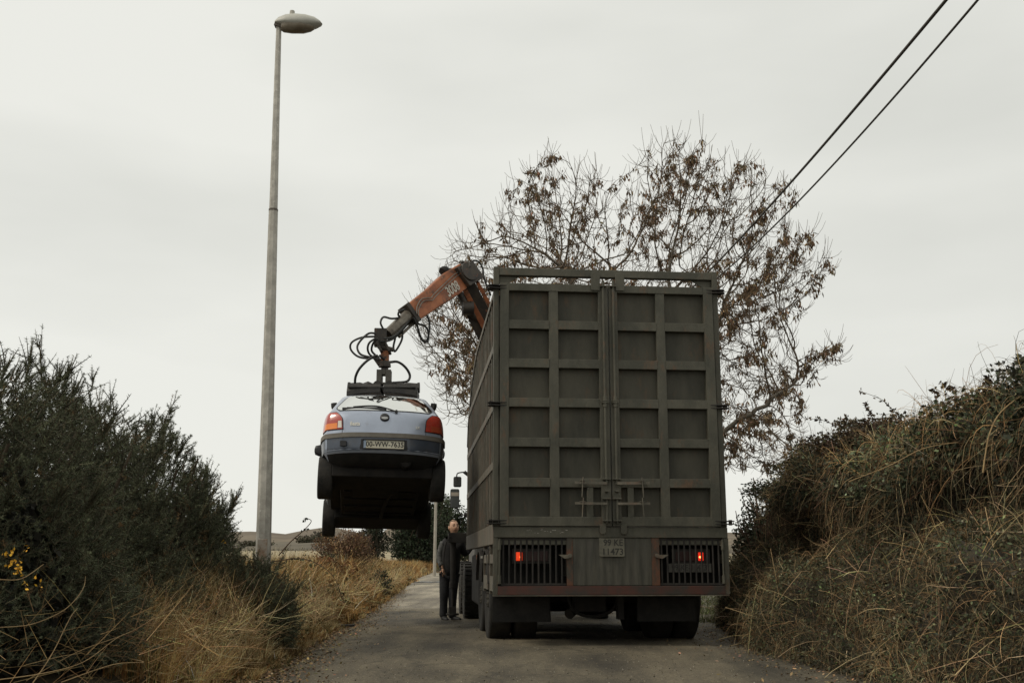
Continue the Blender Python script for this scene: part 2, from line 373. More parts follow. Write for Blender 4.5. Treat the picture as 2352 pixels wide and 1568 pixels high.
M_craned = mat('crane_dark_greasy', (.028, .023, .019), (.055, .042, .03), 7, .55, c3=(.24, .08, .035), s3=7, c3lo=.62, c3hi=.7)
M_craneg = mat('greasy_tube', (.17, .15, .12), (.075, .06, .045), 4, .4, metal=.35, c3=(.03, .025, .02), s3=6)
M_hose = mat('hose_rubber', (.018, .017, .015), rough=.5)
M_white = mat('worn_white_paint', (.62, .58, .50), (.40, .36, .30), 9, .6)
M_plate = mat('dirty_plate', (.155, .145, .108), (.095, .088, .066), 8, .6, c3=(.13, .11, .08), s3=12, stretch=(1, 1, 1))
M_ptxt = mat('plate_black', (.03, .028, .022), rough=.6)
M_faint = mat('plate_grimy', (.085, .08, .066), (.055, .05, .042), 9, .7)
M_faintt = mat('plate_grimy_letters', (.030, .028, .024), rough=.7)

def tyre(name, c, r, wd, parent, rim_r=.28, side=-1, lugs=True, dual=False, mt=None, n=40, ax=(1, 0, 0)):
    cx, cy, cz = c; m = MB(); h_ = wd/2
    prof = [(rim_r, -h_*.8), (r*.80, -h_), (r*.93, -h_*.97), (r*.985, -h_*.85), (r, -h_*.7), (r, h_*.7), (r*.985, h_*.85), (r*.93, h_*.97), (r*.80, h_), (rim_r, h_*.8)]
    m.lathe([(a, b_) for a, b_ in prof], c, ax, n)
    if lugs:
        for k in range(32):
            a = 2*math.pi*k/32
            for s_ in (-1, 1):
                M = Matrix.Translation(c) @ Matrix.Rotation(a+(0.05 if s_ > 0 else -.05), 4, 'X')
                m.box(min(s_*h_*.2, s_*h_*.92), max(s_*h_*.2, s_*h_*.92), -.022, .022, r-.006, r+.016, M)
    return m.build(name, mt or M_tyre, parent, smooth=True)
def rim(c, r, depth, parent, m, side=-1):
    b_ = MB(); s_ = side
    b_.lathe([(.02, 0), (.11, .02*1), (.12, -.10), (r*.75, -.12), (r*.95, -.02), (r, 0), (r, -.05), (.02, -.14)], c, (s_, 0, 0), 24)
    for k in range(8):
        a = 2*math.pi*k/8; b_.cyl((c[0], c[1]+.09*math.cos(a), c[2]+.09*math.sin(a)), (c[0]+s_*.035, c[1]+.09*math.cos(a), c[2]+.09*math.sin(a)), .013, n=6)
    return b_.build('rim', m, parent, smooth=True)

# ------------------------------------------------------------------ LORRY (local: x right, y forward, z up, origin at rear left corner)
YAW = R_(5.2); TO = Vector((-.19738, 11.6, 0)); TZ = .09
T = empty('scrap_lorry', TO, (0, 0, YAW), 'tall dark steel scrap lorry with closed rear doors and an orange crane', 'lorry')
TM = Matrix.Translation(TO) @ Matrix.Rotation(YAW, 4, 'Z'); TI = TM.inverted()
W = 2.60
def tat(u, v, y):      # pixel -> lorry-local at local depth y (plane parallel to the doors)
    r = Vector(ray(u, v).tolist()); fwd = Vector((-math.sin(YAW), math.cos(YAW), 0)); c = Vector((0, 0, CH))
    t = (fwd.dot(TO-c)+y)/fwd.dot(r); return TI @ (c+r*t)
# rear frame
m = MB(); m.box(-.012, .050, .0, .09, 1.395, 4.345).box(2.548, 2.61, 0, .09, 1.395, 4.345).box(.050, 2.548, .005, .085, 4.245, 4.335)
for x0, x1 in ((.05, .30), (2.548, 2.298)):
    m.loft([[(x0, y, 4.245), (x1, y, 4.245), (x0+(x1-x0)*.35, y, 4.15), (x0, y, 4.15)] for y in (.05, .062)])
m.build('rear_frame', M_iron, T, bevel=.006)
rows = [4.056, 3.610, 3.163, 2.716, 2.270, 1.825]; cells_h = .346
for side in (0, 1):
    if side == 0: xa, s1, c1, c2, s2, xb = .062, .160, .620, .726, 1.190, 1.301
    else: xa, s1, c1, c2, s2, xb = 1.313, 1.412, 1.862, 1.966, 2.428, 2.536
    pn = MB(); pn.box(s1-.01, s2+.01, .048, .058, 1.41, 4.12)
    door = pn.build('rear_door', M_panel, T)
    fr = MB()
    for x0, x1 in ((xa, s1), (s2, xb)): fr.box(x0, x1, -.035, .046, 1.402, 4.143)
    fr.box(c1, c2, -.027, .046, 1.503, 4.056)
    zs = [(4.056, 4.143)]+[(rows[k+1], rows[k]-cells_h) for k in range(5)]+[(1.402, rows[5]-cells_h+.024)]
    for z0, z1 in zs:
        if z0 > 4 or z1 < 1.52: fr.box(s1, s2, -.0325, .046, z0, z1)
        else: fr.box(s1, c1, -.032, .046, z0, z1).box(c2, s2, -.032, .046, z0, z1)
    fr.build('door_frame', M_iron, door, bevel=.004)
    # weld scars / vertical half stiffener near the locks
    st = MB(); hx0, hx1 = ((.905, .965) if side == 0 else (1.545, 1.62)) if False else ((1.03, 1.10) if side == 0 else (1.485, 1.555))
    st.box(hx0, hx1, -.030, .044, 1.503, 1.823).build('door_stiffener', M_iron, door, bevel=.004)
    # lock rod with guides
    xr = 1.245 if side == 0 else 1.362
    lr = MB(); lr.cyl((xr, -.062, 1.86), (xr, -.062, 4.19), .0155, n=10).cyl((xr, -.062, 1.43), (xr, -.062, 1.69), .0155, n=10)
    for z in (4.12, 2.79, 2.77): lr.box(xr-.035, xr+.035, -.088, -.0355, z-.007, z+.007)
    lr.cyl((xr, -.062, 2.72), (xr, -.062, 2.84), .023, n=10)
    for z in (1.915, 1.70, 1.46): lr.box(xr-.045, xr+.045, -.092, -.0355, z-.006, z+.006)
    lr.box(xr-.02, xr+.02, -.085, -.0355, 1.775, 1.79)
    lr.build('locking_rod', M_iron, door, bevel=.002)
    # handles
    sg = -1 if side == 0 else 1
    hd = MB(); hd.bar((xr, -.085, 1.868), (xr+sg*.36, -.095, 1.872), .006, .014); hd.bar((xr, -.085, 1.645), (xr+sg*.36, -.095, 1.648), .006, .013)
    for z, zz in ((1.872, -.16), (1.648, -.15)):
        hd.box(xr+sg*.275-.028, xr+sg*.275+.028, -.112, -.0335, z+.018, z+.024)
        hd.tube([(xr+sg*.27, -.114, z+.06), (xr+sg*.275, -.116, z), (xr+sg*.285, -.114, z+zz)], .006, 6)
    hd.build('door_handle', M_side, door)
    # end stops top/bottom
    tb = MB(); xc = 1.16 if side == 0 else 1.445; q = .052
    tb.prism([(xc-q, 4.075), (xc+q, 4.075), (xc+q, 4.265), (xc+q*.7, 4.285), (xc, 4.292), (xc-q*.7, 4.285), (xc-q, 4.265)], -.052, -.036)
    tb.build('door_stop', M_iron, door, bevel=.003); tb = MB()
    xc = 1.197 if side == 0 else 1.432; q = .034
    tb.prism([(xc-q, 1.425), (xc+q, 1.425), (xc+q, 1.335), (xc+q*.6, 1.315), (xc-q*.6, 1.315), (xc-q, 1.335)], -.05, -.0365)
    tb.build('door_stop', M_iron, door, bevel=.003)
# hinges
for z in (4.095, 2.745, 1.445):
    for s_ in (0, 1):
        m = MB()
        for dz in (-.016, .016):
            if s_ == 0: m.prism([(.16, -.03), (-.06, -.075), (-.085, -.02), (-.06, .06), (.02, .09), (.16, .0)], z+dz-.005, z+dz+.005, 'xy')
            else: m.prism([(2.44, -.03), (2.66, -.075), (2.69, -.02), (2.66, .06), (2.58, .09), (2.44, .0)], z+dz-.005, z+dz+.005, 'xy')
        xx = -.04 if s_ == 0 else 2.642
        m.cyl((xx, -.02, z-.03), (xx, -.02, z+.03), .02, n=10)
        m.build('door_hinge', M_chassis, T)
# cargo body sides with the front corner swept down
prof = [(.09, 4.06), (3.3, 4.055), (4.0, 3.97), (4.85, 3.80), (5.4, 3.56), (5.9, 3.28), (6.12, 2.95)]
def ztop(y): return float(np.interp(y, [p[0] for p in prof], [p[1] for p in prof]))
for s_ in (0, 1):
    xo = 0 if s_ == 0 else W; sg = 1 if s_ == 0 else -1
    m = MB(); yy = list(np.linspace(.095, 6.12, 20))
    m.loft([[(xo+sg*.062, y, 1.40), (xo+sg*.062, y, ztop(y)-.03), (xo+sg*.068, y, ztop(y)-.03), (xo+sg*.068, y, 1.40)] for y in yy])
    side = m.build('body_side', M_inner, T)
    rb = MB()
    for k in range(22):
        y = .20+k*.272
        if y > 6.1: break
        rb.box(min(xo, xo+sg*.06), max(xo, xo+sg*.06), y, y+.045, 1.43, ztop(y)-.045)
    rb.box(min(xo, xo+sg*.06), max(xo, xo+sg*.06), 6.10, 6.155, 1.43, ztop(6.12))
    rb.build('side_rib', M_side, side, bevel=.003)
    rl = MB()
    for z in (3.36, 2.69, 2.03):
        ye = 6.1 if z < 3 else 5.75
        rl.box(min(xo-sg*.008, xo+sg*.03), max(xo-sg*.008, xo+sg*.03), .095, ye, z, z+.085)
    for a, b_ in zip(prof, prof[1:]): rl.bar((xo+sg*.02, a[0], a[1]-.03), (xo+sg*.02, b_[0], b_[1]-.03), .032, .032)
    rl.build('side_rail', M_side, side)
m = MB(); m.box(.075, W-.075, .1, 6.1, 1.30, 1.39); m.build('cargo_floor', M_inner, T)
m = MB(); m.box(.075, W-.075, 6.04, 6.1, 1.40, 2.0); m.build('headboard', M_inner, T)
# side raves (floor beams)
for xo, sg in ((0, 1), (W, -1)):
    m = MB(); m.box(min(xo-sg*.01, xo+sg*.07), max(xo-sg*.01, xo+sg*.07), .02, 6.16, 1.205, 1.425); m.build('side_beam', M_side, T, bevel=.006)
m = MB(); m.box(-.008, W+.008, -.012, .018, 1.277, 1.393); m.box(0.07, W-.07, .02, .1, 1.2, 1.3)
rb_ = m.build('rear_beam', M_iron, T, bevel=.006)
m = MB()
for k in range(16):
    x = .36+k*.028+random.uniform(-.01, .01); z = 1.355+.03*math.sin(k*1.3)*.4-random.uniform(0, .025)
    m.box(x, x+random.uniform(.008, .03), -.0135, -.0122, z, z+random.uniform(.004, .011))
m.build('scraped_paint', mat('chipped_white', (.34, .32, .27), (.15, .14, .12), 30, .7), rb_)
# rear under-run: posts, cages, plate, red strip
for a, c in ((-.008, .045), (2.56, 2.615)): MB().box(a, c, -.005, .05, .668, 1.276).build('corner_post', M_iron, T, bevel=.004)
for x0, x1 in ((.80, .868), (1.745, 1.832)):
    MB().box(x0, x1, -.004, .03, .765, 1.275).build('cage_post', M_orangep, T, bevel=.003)
m = MB(); n_ = 44; x0, x1 = .870, 1.743
m.loft([[(x, .002+.0018*math.sin(x*62), .768), (x, .002+.0018*math.sin(x*62), 1.272), (x, .014+.0018*math.sin(x*62), 1.272), (x, .014+.0018*math.sin(x*62), .768)] for x in np.linspace(x0, x1, n_*2)])
m.cyl((1.27, -.006, .93), (1.27, .01, .93), .008, n=8)
m.build('centre_plate', M_galv, T)
for x0, x1, nb in ((.085, .795, 11), (1.84, 2.55, 11)):
    m = MB(); m.box(x0, x1, .012, .03, .768, .790).box(x0, x1, .012, .03, 1.252, 1.274)
    for k in range(nb):
        x = x0+(k+.3)*(x1-x0)/nb; m.cyl((x, .020, .785), (x, .020, 1.26), .0105, n=8)
    cg = m.build('light_cage', M_chassis, T)
    a = .06 if x0 < 1 else 2.545
    m = MB(); m.cyl((a, -.01, .80), (a, -.01, 1.26), .011, n=8)
    for z in (.83, 1.19): m.cyl((a, -.012, z-.045), (a, -.012, z+.045), .019, n=10)
    m.build('cage_hinge', M_iron, cg)
    lx = x1-.03 if x0 < 1 else x0+.03; sg = 1 if x0 < 1 else -1
    m = MB(); m.prism([(lx-sg*.06, 1.095), (lx+sg*.06, 1.095), (lx+sg*.07, 1.06), (lx+sg*.01, 1.052)], -.03, -.01); m.cyl((lx+sg*.07, -.035, 1.085), (lx+sg*.07, -.0, 1.085), .022, n=10)
    m.build('cage_latch', M_side, cg)
m = MB(); m.box(0.046, W-.04, -.012, .05, .668, .760); m.build('under_run_bar', M_red, T, bevel=.004)
m = MB(); m.box(-.006, W, -.014, .10, .655, .665); m.build('under_run_lip', M_side, T)
# corner ladder plates on the left flank
m = MB()
for y0 in (.05, .98):
    yw = .60
    if y0 > .5: yw = .75
    m.box(.0, .02, y0, y0+yw, 1.0, 1.10).box(.0, .02, y0, y0+yw, .70, .86)
    m.box(.002, .05, y0+yw, y0+yw+.05, .665, 1.20)
    for yq in (y0+.12, y0+yw-.14): m.box(-.003, -.0001, yq, yq+.03, .72, .78)
m.build('side_guard', M_side, T, bevel=.003)
m = MB(); m.box(2.58, 2.6, .05, .65, 1.0, 1.1).box(2.58, 2.6, .05, .65, .7, .86).box(2.55, 2.598, .65, .7, .665, 1.2).build('side_guard', M_side, T, bevel=.003)
m = MB(); m.box(.03, 2.597, .28, .30, .68, 1.22).box(2.585, 2.597, .052, .279, .68, 1.2); m.build('light_bulkhead', mat('bulkhead_black', (.010, .009, .008), rough=.95), T)  # plain near-black sheet behind the lamp cages
# lamps behind the cages
def emis(name, c, s_):
    mm = bpy.data.materials.new(name); mm.use_nodes = True; q = mm.node_tree.nodes['Principled BSDF']
    q.inputs['Base Color'].default_value = (*c, 1); q.inputs['Emission Color'].default_value = (*c, 1); q.inputs['Emission Strength'].default_value = s_; q.inputs['Roughness'].default_value = .3; return mm
M_lit = emis('lit_tail_lamp', (.9, .055, .006), .55); M_litr = emis('lit_tail_lamp_red', (.9, .030, .008), .55); M_hot = emis('lamp_filament', (1, .42, .12), 2.2)
M_lens = mat('unlit_red_lens', (.030, .009, .007), rough=.5)
for (x0, x1, lx0, lx1, mm) in ((.235, .60, .245, .318, M_lit), (2.03, 2.40, 2.285, 2.345, M_litr)):
    m = MB(); m.box(x0-.02, x1+.02, .075, .20, 1.00, 1.16); hs = m.build('tail_lamp', M_chassis, T)
    MB().box(lx0, lx1, .060, .0745, 1.030, 1.122).build('lit_lens', mm, hs, bevel=.02)
    MB().box((x0 if lx0 > 2 else lx1+.01), (lx0-.01 if lx0 > 2 else x1), .062, .0745, 1.025, 1.13).build('dark_lens', M_lens, hs, bevel=.008)
    cx = lx1-.018 if lx0 < 1 else lx0+.018
    MB().cyl((cx, .052, 1.07), (cx, .0598, 1.07), .012, n=12).build('lamp_bulb', M_hot, hs)
# number plates
Mx = lambda x, y, z, rz=0: Matrix.Translation((x, y, z)) @ Matrix.Rotation(rz, 4, 'Y') @ Matrix.Rotation(math.pi/2, 4, 'X')
m = MB(); m.prism([(1.158, 1.272), (1.438, 1.272), (1.438, 1.085), (1.425, 1.074), (1.175, 1.074), (1.160, 1.085)], -.024, -.016)
pl = m.build('number_plate', M_plate, T, bevel=.002)
text('plate_letters', '99 KE', .098, Mx(1.312, -.0245, 1.222), M_ptxt, pl, .001, .92, .0018)
text('plate_letters', '11473', .098, Mx(1.305, -.0245, 1.124), M_ptxt, pl, .001, 1.0, .0018)
m = MB(); m.box(1.925, 2.425, .042, .050, .905, 1.00); pl = m.build('number_plate', M_faint, T, bevel=.002)
text('plate_letters', '99-KE-11473', .088, Mx(2.175, .0415, .953, 0), M_faintt, pl, .0005, .86, .0015)
# mud flaps and wheels
for x0, x1 in ((.02, .66), (1.66, 2.33)):
    m = MB(); m.loft([[(x0, .42+.02*t, .66-.3*t), (x1, .42+.02*t, .66-.3*t), (x1+.02*t, .432+.02*t, .66-.3*t), (x0, .432+.02*t, .66-.3*t)] for t in np.linspace(0, 1, 5)]); m.build('mud_flap', M_black, T)
for ya in (1.42, 2.72):
    for x0, s_ in ((.155, -1), (.46, 1), (2.095, -1), (2.40, 1)):
        ty = tyre('tyre', (x0, ya, TZ+.50), .50, .27, T, side=s_, lugs=False)
        rim((x0+s_*.10, ya, TZ+.50), .285, .1, ty, M_dusty, s_)
    m = MB(); m.cyl((.3, ya, .6), (2.3, ya, .6), .07, n=12); m.lathe([(.02, -.2), (.15, -.15), (.2, 0), (.15, .15), (.02, .2)], (1.28, ya, .58), (0, 1, 0), 14)
    m.build('axle', M_chassis, T, smooth=True)
for ya in (7.55, 9.25):
    for x0, s_ in ((.17, -1), (2.43, 1)):
        ty = tyre('tyre', (x0, ya, .50), .50, .31, T, side=s_, lugs=True)
        rim((x0+s_*.12, ya, .50), .285, .1, ty, M_dusty, s_)
    MB().cyl((.3, ya, .5), (2.3, ya, .5), .06, n=10).build('axle', M_chassis, T)
m = MB(); m.box(.80, .88, .1, 10.0, .86, 1.19).box(1.72, 1.80, .1, 10.0, .86, 1.19)
for y in (.6, 2, 3.5, 5, 6.1, 7.2): m.box(.881, 1.719, y, y+.1, .88, 1.16)
m.cyl((.95, .9, .42), (1.15, 1.2, .55), .06, n=10).box(1.0, 1.35, .7, 1.0, .46, .72).box(1.45, 1.52, .5, .62, .38, .8)
m.tube([(.9, .7, .85), (.95, .7, .5), (1.2, .7, .4), (1.45, .7, .5), (1.5, .7, .8)], .02, 6)
m.build('chassis', M_chassis, T)
MB().box(.06, .6, 3.7, 5.6, .40, 1.12).build('fuel_tank', M_chassis, T, bevel=.03)
MB().box(2.0, 2.54, 3.6, 5.6, .40, 1.12).build('light_blocking_box', M_chassis, T, bevel=.02)  # added box, keeps side light from reaching under the lorry
MB().box(.62, 1.98, 3.3, 3.36, .34, 1.2).build('light_blocking_plate', M_chassis, T)  # added plate between the axles, blocks light beneath the body
for ya in (1.42, 2.72):
    for xq in (.31, 2.25):
        m = MB(); m.loft([[(xq-.32, ya+.58*math.cos(a), .57+.58*math.sin(a)), (xq+.32, ya+.58*math.cos(a), .57+.58*math.sin(a)), (xq+.32, ya+.60*math.cos(a), .57+.60*math.sin(a)), (xq-.32, ya+.60*math.cos(a), .57+.60*math.sin(a))] for a in np.linspace(.35, math.pi-.35, 12)]); m.build('mudguard', M_chassis, T)
# small white marker reflections low on the left flank
m = MB(); m.box(-.004, .03, 2.2, 2.26, 1.06, 1.09); m.build('side_marker', M_white, T)
MB().box(-.004, .03, 3.2, 3.26, 1.05, 1.11).build('side_marker', mat('amber_marker', (.5, .16, .05), rough=.4), T)
# cab
m = MB(); cy0, cy1 = 8.25, 10.1
m.loft([[(.24, cy0, z0), (W-.10, cy0, z0), (W-.10, cy1-dy, z0), (.24, cy1-dy, z0)] for z0, dy in ((.75, 0), (1.1, -.06), (1.7, -.04), (2.65, .22), (2.85, .32))])
cabp = mat('cab_paint', (.10, .095, .085), (.06, .055, .05), 4, .5)
cab = m.build('cab', cabp, T, bevel=.05)
M_gl = mat('dark_glass', (.02, .022, .022), rough=.08, spec=.6)
MB().box(.4, 2.2, cy0-.012, cy0-.004, 1.9, 2.5).build('rear_window', M_gl, cab)
for x in (.232, W-.098): MB().box(x, x+.006, 8.9, 9.8, 1.75, 2.45).build('side_window', M_gl, cab)
MB().loft([[(.36, cy1+.075-dy, z), (W-.22, cy1+.075-dy, z), (W-.22, cy1+.085-dy, z), (.36, cy1+.085-dy, z)] for z, dy in ((1.75, .04), (2.55, .24))]).build('windscreen', M_gl, cab)
# mirrors on the left
m = MB(); ym = 10.0
p1 = tat(1050, 1105, ym); p2 = tat(1045, 1143, ym)
m.box(p1.x-.075, p1.x+.09, ym, ym+.07, p1.z-.115, p1.z+.10); mi = m.build('wing_mirror', M_black, T, bevel=.03)
MB().box(p1.x-.06, p1.x+.075, ym-.006, ym-.001, p1.z-.095, p1.z+.08).build('mirror_glass', mat('mirror_dark', (.10, .105, .10), rough=.15, metal=.6), mi, bevel=.02)
m = MB(); m.box(p2.x-.095, p2.x+.09, ym, ym+.08, p2.z-.205, p2.z+.185); mi = m.build('wing_mirror', M_black, T, bevel=.03)
mg = mat('mirror_silver', (.12, .125, .12), rough=.2, metal=.6)
g_ = MB().box(p2.x-.08, p2.x+.075, ym-.006, ym-.001, p2.z-.19, p2.z+.17).build('mirror_glass', mg, mi, bevel=.01)
MB().box(p2.x-.08, p2.x+.075, ym-.011, ym-.0065, p2.z+.04, p2.z+.115).build('mirror_sticker', mat('pale_film', (.42, .36, .29), rough=.6), mi)
m = MB(); q0 = tat(1049, 1093, ym); q1 = tat(1052, 1086, ym); q2 = tat(1070, 1084, ym); q3 = tat(1082, 1090, ym)
m.tube([q0, q1, q2, q3], .014, 6); m.cyl(p1, q0, .014, n=6); m.cyl(tat(1066, 1083, ym), tat(1084, 1097, ym), .035, n=8); m.build('mirror_arm', M_chassis, T); m = MB()
a_ = tat(1048, 1165, ym); b_ = tat(1056, 1178, ym); c_ = tat(1066, 1182, ym); d_ = tat(1082, 1184, ym)
m.tube([a_, b_, c_, d_], .014, 6); m.cyl(c_, d_, .05, n=10)
m.build('mirror_arm', M_chassis, T)

# ---- loader crane (part of the lorry)
def c2(x, y): return ((820+x/4.126)*.9408, (620+y/4.126)*.9408)
def wl(v): return TI @ v
def yat(x): return 15.6+(x-480)/(1270-480)*1.5
def cp(x, y, d=None): u, v = c2(x, y); return wl(at(u, v, d if d is not None else yat(x)))
colb = Vector((1.30, 6.75, 1.1))
m = MB(); m.box(.55, 2.05, 6.45, 7.15, 1.20, 1.45); m.cyl(colb+Vector((0, 0, .3)), colb+Vector((0, 0, 1.0)), .24, .2, 20); m.bar(colb+Vector((0, 0, 1.0)), colb+Vector((0, 0, 2.35)), .15, .17, up=(0, 1, 0))
crane = m.build('loader_crane', M_craned, T, bevel=.015)
K = cp(1290, 215, 17.0); Jp = cp(735, 610, 16.1); Tp = cp(455, 860, 15.6)
ct = colb+Vector((0, 0, 2.3))
viewd = (K-wl(Vector((0, 0, CH)))).normalized()
# inner boom: box tapering, seen edge-on behind the body
m = MB(); m.bar(ct, K, .13, .12, up=viewd, taper=.85); m.build('inner_boom', M_craned, crane, bevel=.012)
ib = (K-ct).normalized(); sdv = ib.cross(viewd).normalized()
if sdv.x < 0: sdv = -sdv
for a0_, o0 in ((.30, .15), (.30, -.10)):
    m = MB(); m.bar(ct.lerp(K, a0_)+sdv*(o0+.03), ct.lerp(K, .93)+sdv*o0, .045 if o0 > 0 else .06, .16, up=viewd, taper=.7); m.build('boom_flange', M_craneo, crane, bevel=.008)
m = MB(); a_ = ct.lerp(K, .15); off = Vector((-.25, 0, -.02)); m.bar(a_+off, K.lerp(ct, .12)+off*.85, .07, .10, up=viewd); m.build('boom_web', M_craned, crane, bevel=.01)
m = MB(); pv = cp(1330, 560, 17.1); m.cyl(cp(1215, 330, 17.0), pv, .055, n=12); m.cyl(pv, cp(1440, 690, 17.4), .05, n=12); m.cyl(cp(1440, 690, 17.4), cp(1560, 850, 17.8), .09, n=14)
m.cyl(pv+Vector((-.09, -.12, 0)), pv+Vector((.09, -.12, 0)), .11, n=14); m.box(pv.x-.1, pv.x+.1, pv.y-.1, pv.y+.1, pv.z-.08, pv.z+.08)
m.build('hydraulic_ram', M_craned, crane, smooth=True)
m = MB(); m.bar(cp(1440, 760, 17.6), cp(1560, 820, 17.7), .05, .09); m.build('ram_bracket', M_craned, crane)
# outer boom: tapered box
ax_ = (Jp-K).normalized(); upv = (ax_.cross(viewd)).normalized()
if upv.z < 0: upv = -upv
dn = upv.cross(ax_).normalized()
if dn.dot(viewd) > 0: dn = -dn
def ring(c, hu, hl, d): return [c+upv*hu+dn*d, c+upv*hu-dn*d, c-upv*hl-dn*d, c-upv*hl+dn*d]
m = MB(); S0 = cp(1245, 245, 17.0); E0 = cp(745, 610, 16.1)
m.loft([ring(S0-ax_*.10, .20, .20, .13), ring(S0+ax_*.35, .22, .21, .13), ring(S0.lerp(E0, .55), .18, .18, .125), ring(E0, .155, .155, .12)])
ob = m.build('outer_boom', M_craneo, crane, bevel=.022)
m = MB(); m.cyl(K+dn*.19, K-dn*.19, .17, n=20); m.cyl(cp(1290, 125, 16.9), cp(1330, 160, 17.0), .12, .10, 16)
m.loft([ring(K+ax_*.18, .18, .2, .16), ring(K-ax_*.22, .12, .22, .16)])
m.cyl(cp(1275, 95, 16.95), cp(1278, 70, 16.95), .035, n=8)
m.build('knuckle_joint', M_craned, crane, bevel=.01)
m = MB(); ep = cp(735, 560, 16.05); m.loft([ring(E0-ax_*.03, .175, .175, .135), ring(E0+ax_*.05, .17, .175, .13)]); m.build('boom_collar', M_craned, crane, bevel=.01)
m = MB(); m.cyl(E0+ax_*.04, Tp-ax_*.15, .100, .088, 20); m.cyl(Tp-ax_*.32-upv*.13, E0-upv*.13-ax_*.05, .025, n=8)
m.build('extension_tube', M_craneg, crane, smooth=True)
m = MB(); t0 = cp(450, 840, 15.6); m.loft([[t0+Vector((a*.095, b2*.09, zz)) for a, b2 in ((-1, -1), (1, -1), (1, 1), (-1, 1))] for zz in (-.14, .13)])
t1 = cp(495, 930, 15.55)
for s_ in (-1, 1): m.bar(t0+Vector((-.01+s_*.06, 0, -.05)), t1+Vector((s_*.06+.02, 0, -.10)), .020, .08, up=(0, 1, 0))
m.cyl(t1+Vector((-.11, 0, 0)), t1+Vector((.13, 0, -.05)), .035, n=10)
m.build('boom_tip', M_craned, crane, bevel=.012)
m = MB()

for ofs in (0, .045):
    m.tube([S0.lerp(E0, t)+upv*(u-ofs)+dn*.15 for t, u in ((1.0, -.05), (.93, .04), (.80, .09), (.68, .02), (.60, .04), (.25, .09), (.10, .10), (-.05, .06), (-.2, -.03))], .009, 6, 3)
m.build('hydraulic_pipe', M_steel, crane, smooth=True)
ex = (cp(1160, 350)-cp(1050, 445)).normalized(); pc = S0.lerp(E0, .30)-upv*.075+dn*.1315
text('crane_number', '3008', .23, basis(pc, -ax_, upv), M_white, ob, .002, .72, .004, shear=.25)
m = MB()
for k in range(9):
    t = .33+k*.045; c = S0.lerp(E0, t)+upv*(.19-.03*t)+dn*(.11-.05*(k % 2)); m.box(-.025, .025, -.006, .006, -.001, .004, basis(c, ax_, dn).to_4x4())
m.build('worn_lettering', M_white, ob)
hoses = [[(395, 830), (260, 840), (160, 890), (150, 960), (220, 1030), (330, 1050), (390, 1025)], [(400, 800), (330, 800), (250, 870), (215, 940), (250, 1010), (350, 1040), (430, 1060)],
         [(400, 850), (340, 890), (320, 950), (340, 1010), (400, 1050)], [(420, 850), (375, 900), (360, 970), (400, 1020), (440, 1060)],
         [(440, 1020), (520, 1085), (620, 1085), (700, 1140), (745, 1220), (720, 1280), (620, 1293), (575, 1296)], [(410, 1020), (320, 1070), (240, 1150), (200, 1230), (192, 1300)],
         [(690, 560), (640, 578), (628, 610), (640, 640), (560, 650), (480, 635), (450, 690), (475, 750)],
         [(780, 590), (860, 560), (920, 620), (945, 720), (930, 830), (900, 880), (860, 850), (835, 790), (820, 720), (780, 640)], [(800, 640), (830, 700), (890, 720), (930, 780), (925, 880), (870, 870), (830, 760), (790, 650)],
         [(670, 780), (665, 860), (620, 950), (590, 980), (580, 930), (595, 860), (600, 820)], [(1340, 130), (1380, 70), (1440, 80), (1480, 150), (1490, 230), (1520, 320), (1560, 420)],
         [(480, 850), (560, 840), (640, 780), (720, 690), (770, 640)], [(440, 880), (540, 870), (620, 820), (700, 730), (765, 660), (760, 590), (800, 530), (840, 560)]]
for k, h_ in enumerate(hoses):
    m = MB(); n_ = len(h_)
    m.tube([cp(x, y, max(yat(x), 15.5)-.12+.1*math.sin(k*2.1+i*3/n_)) for i, (x, y) in enumerate(h_)], .0165 if k not in (4, 5) else .02, 8, 5)
    m.build('hydraulic_hose', M_hose, crane, smooth=True)
m = MB(); lc = cp(1095, 175, 16.8); m.tube([cp(1130, 155, 16.8), cp(1180, 150, 16.85), cp(1250, 130, 16.9)], .018, 6)
m.lathe([(.01, -.09), (.06, -.07), (.09, -.02), (.095, .03), (.085, .045), (.01, .045)], lc, (-.5, -.3, -.5), 16); m.build('work_lamp', M_black, crane, smooth=True)
# outrigger on the near side
m = MB(); jx, jy = wl(at(1041, 1250, 18.25)).x, wl(at(1041, 1250, 18.25)).y
m.box(jx-.09, .56, jy-.09, jy+.09, 1.33, 1.50); m.cyl((jx, jy, .66), (jx, jy, 1.40), .048, n=14); m.cyl((jx, jy, .58), (jx, jy, .68), .06, n=14)
m.cyl((jx, jy, .26), (jx, jy, .60), .022, n=10); m.cyl((jx, jy, .13), (jx, jy, .16), .11, n=14); m.box(jx-.06, jx+.06, jy-.04, jy+.04, .16, .27)
m.tube([(jx-.05, jy-.09, 1.44), (jx-.13, jy-.06, 1.3), (jx-.16, jy-.04, 1.0), (jx-.10, jy-.03, .75)], .012, 6)
m.build('outrigger_leg', M_chassis, T, bevel=.006)

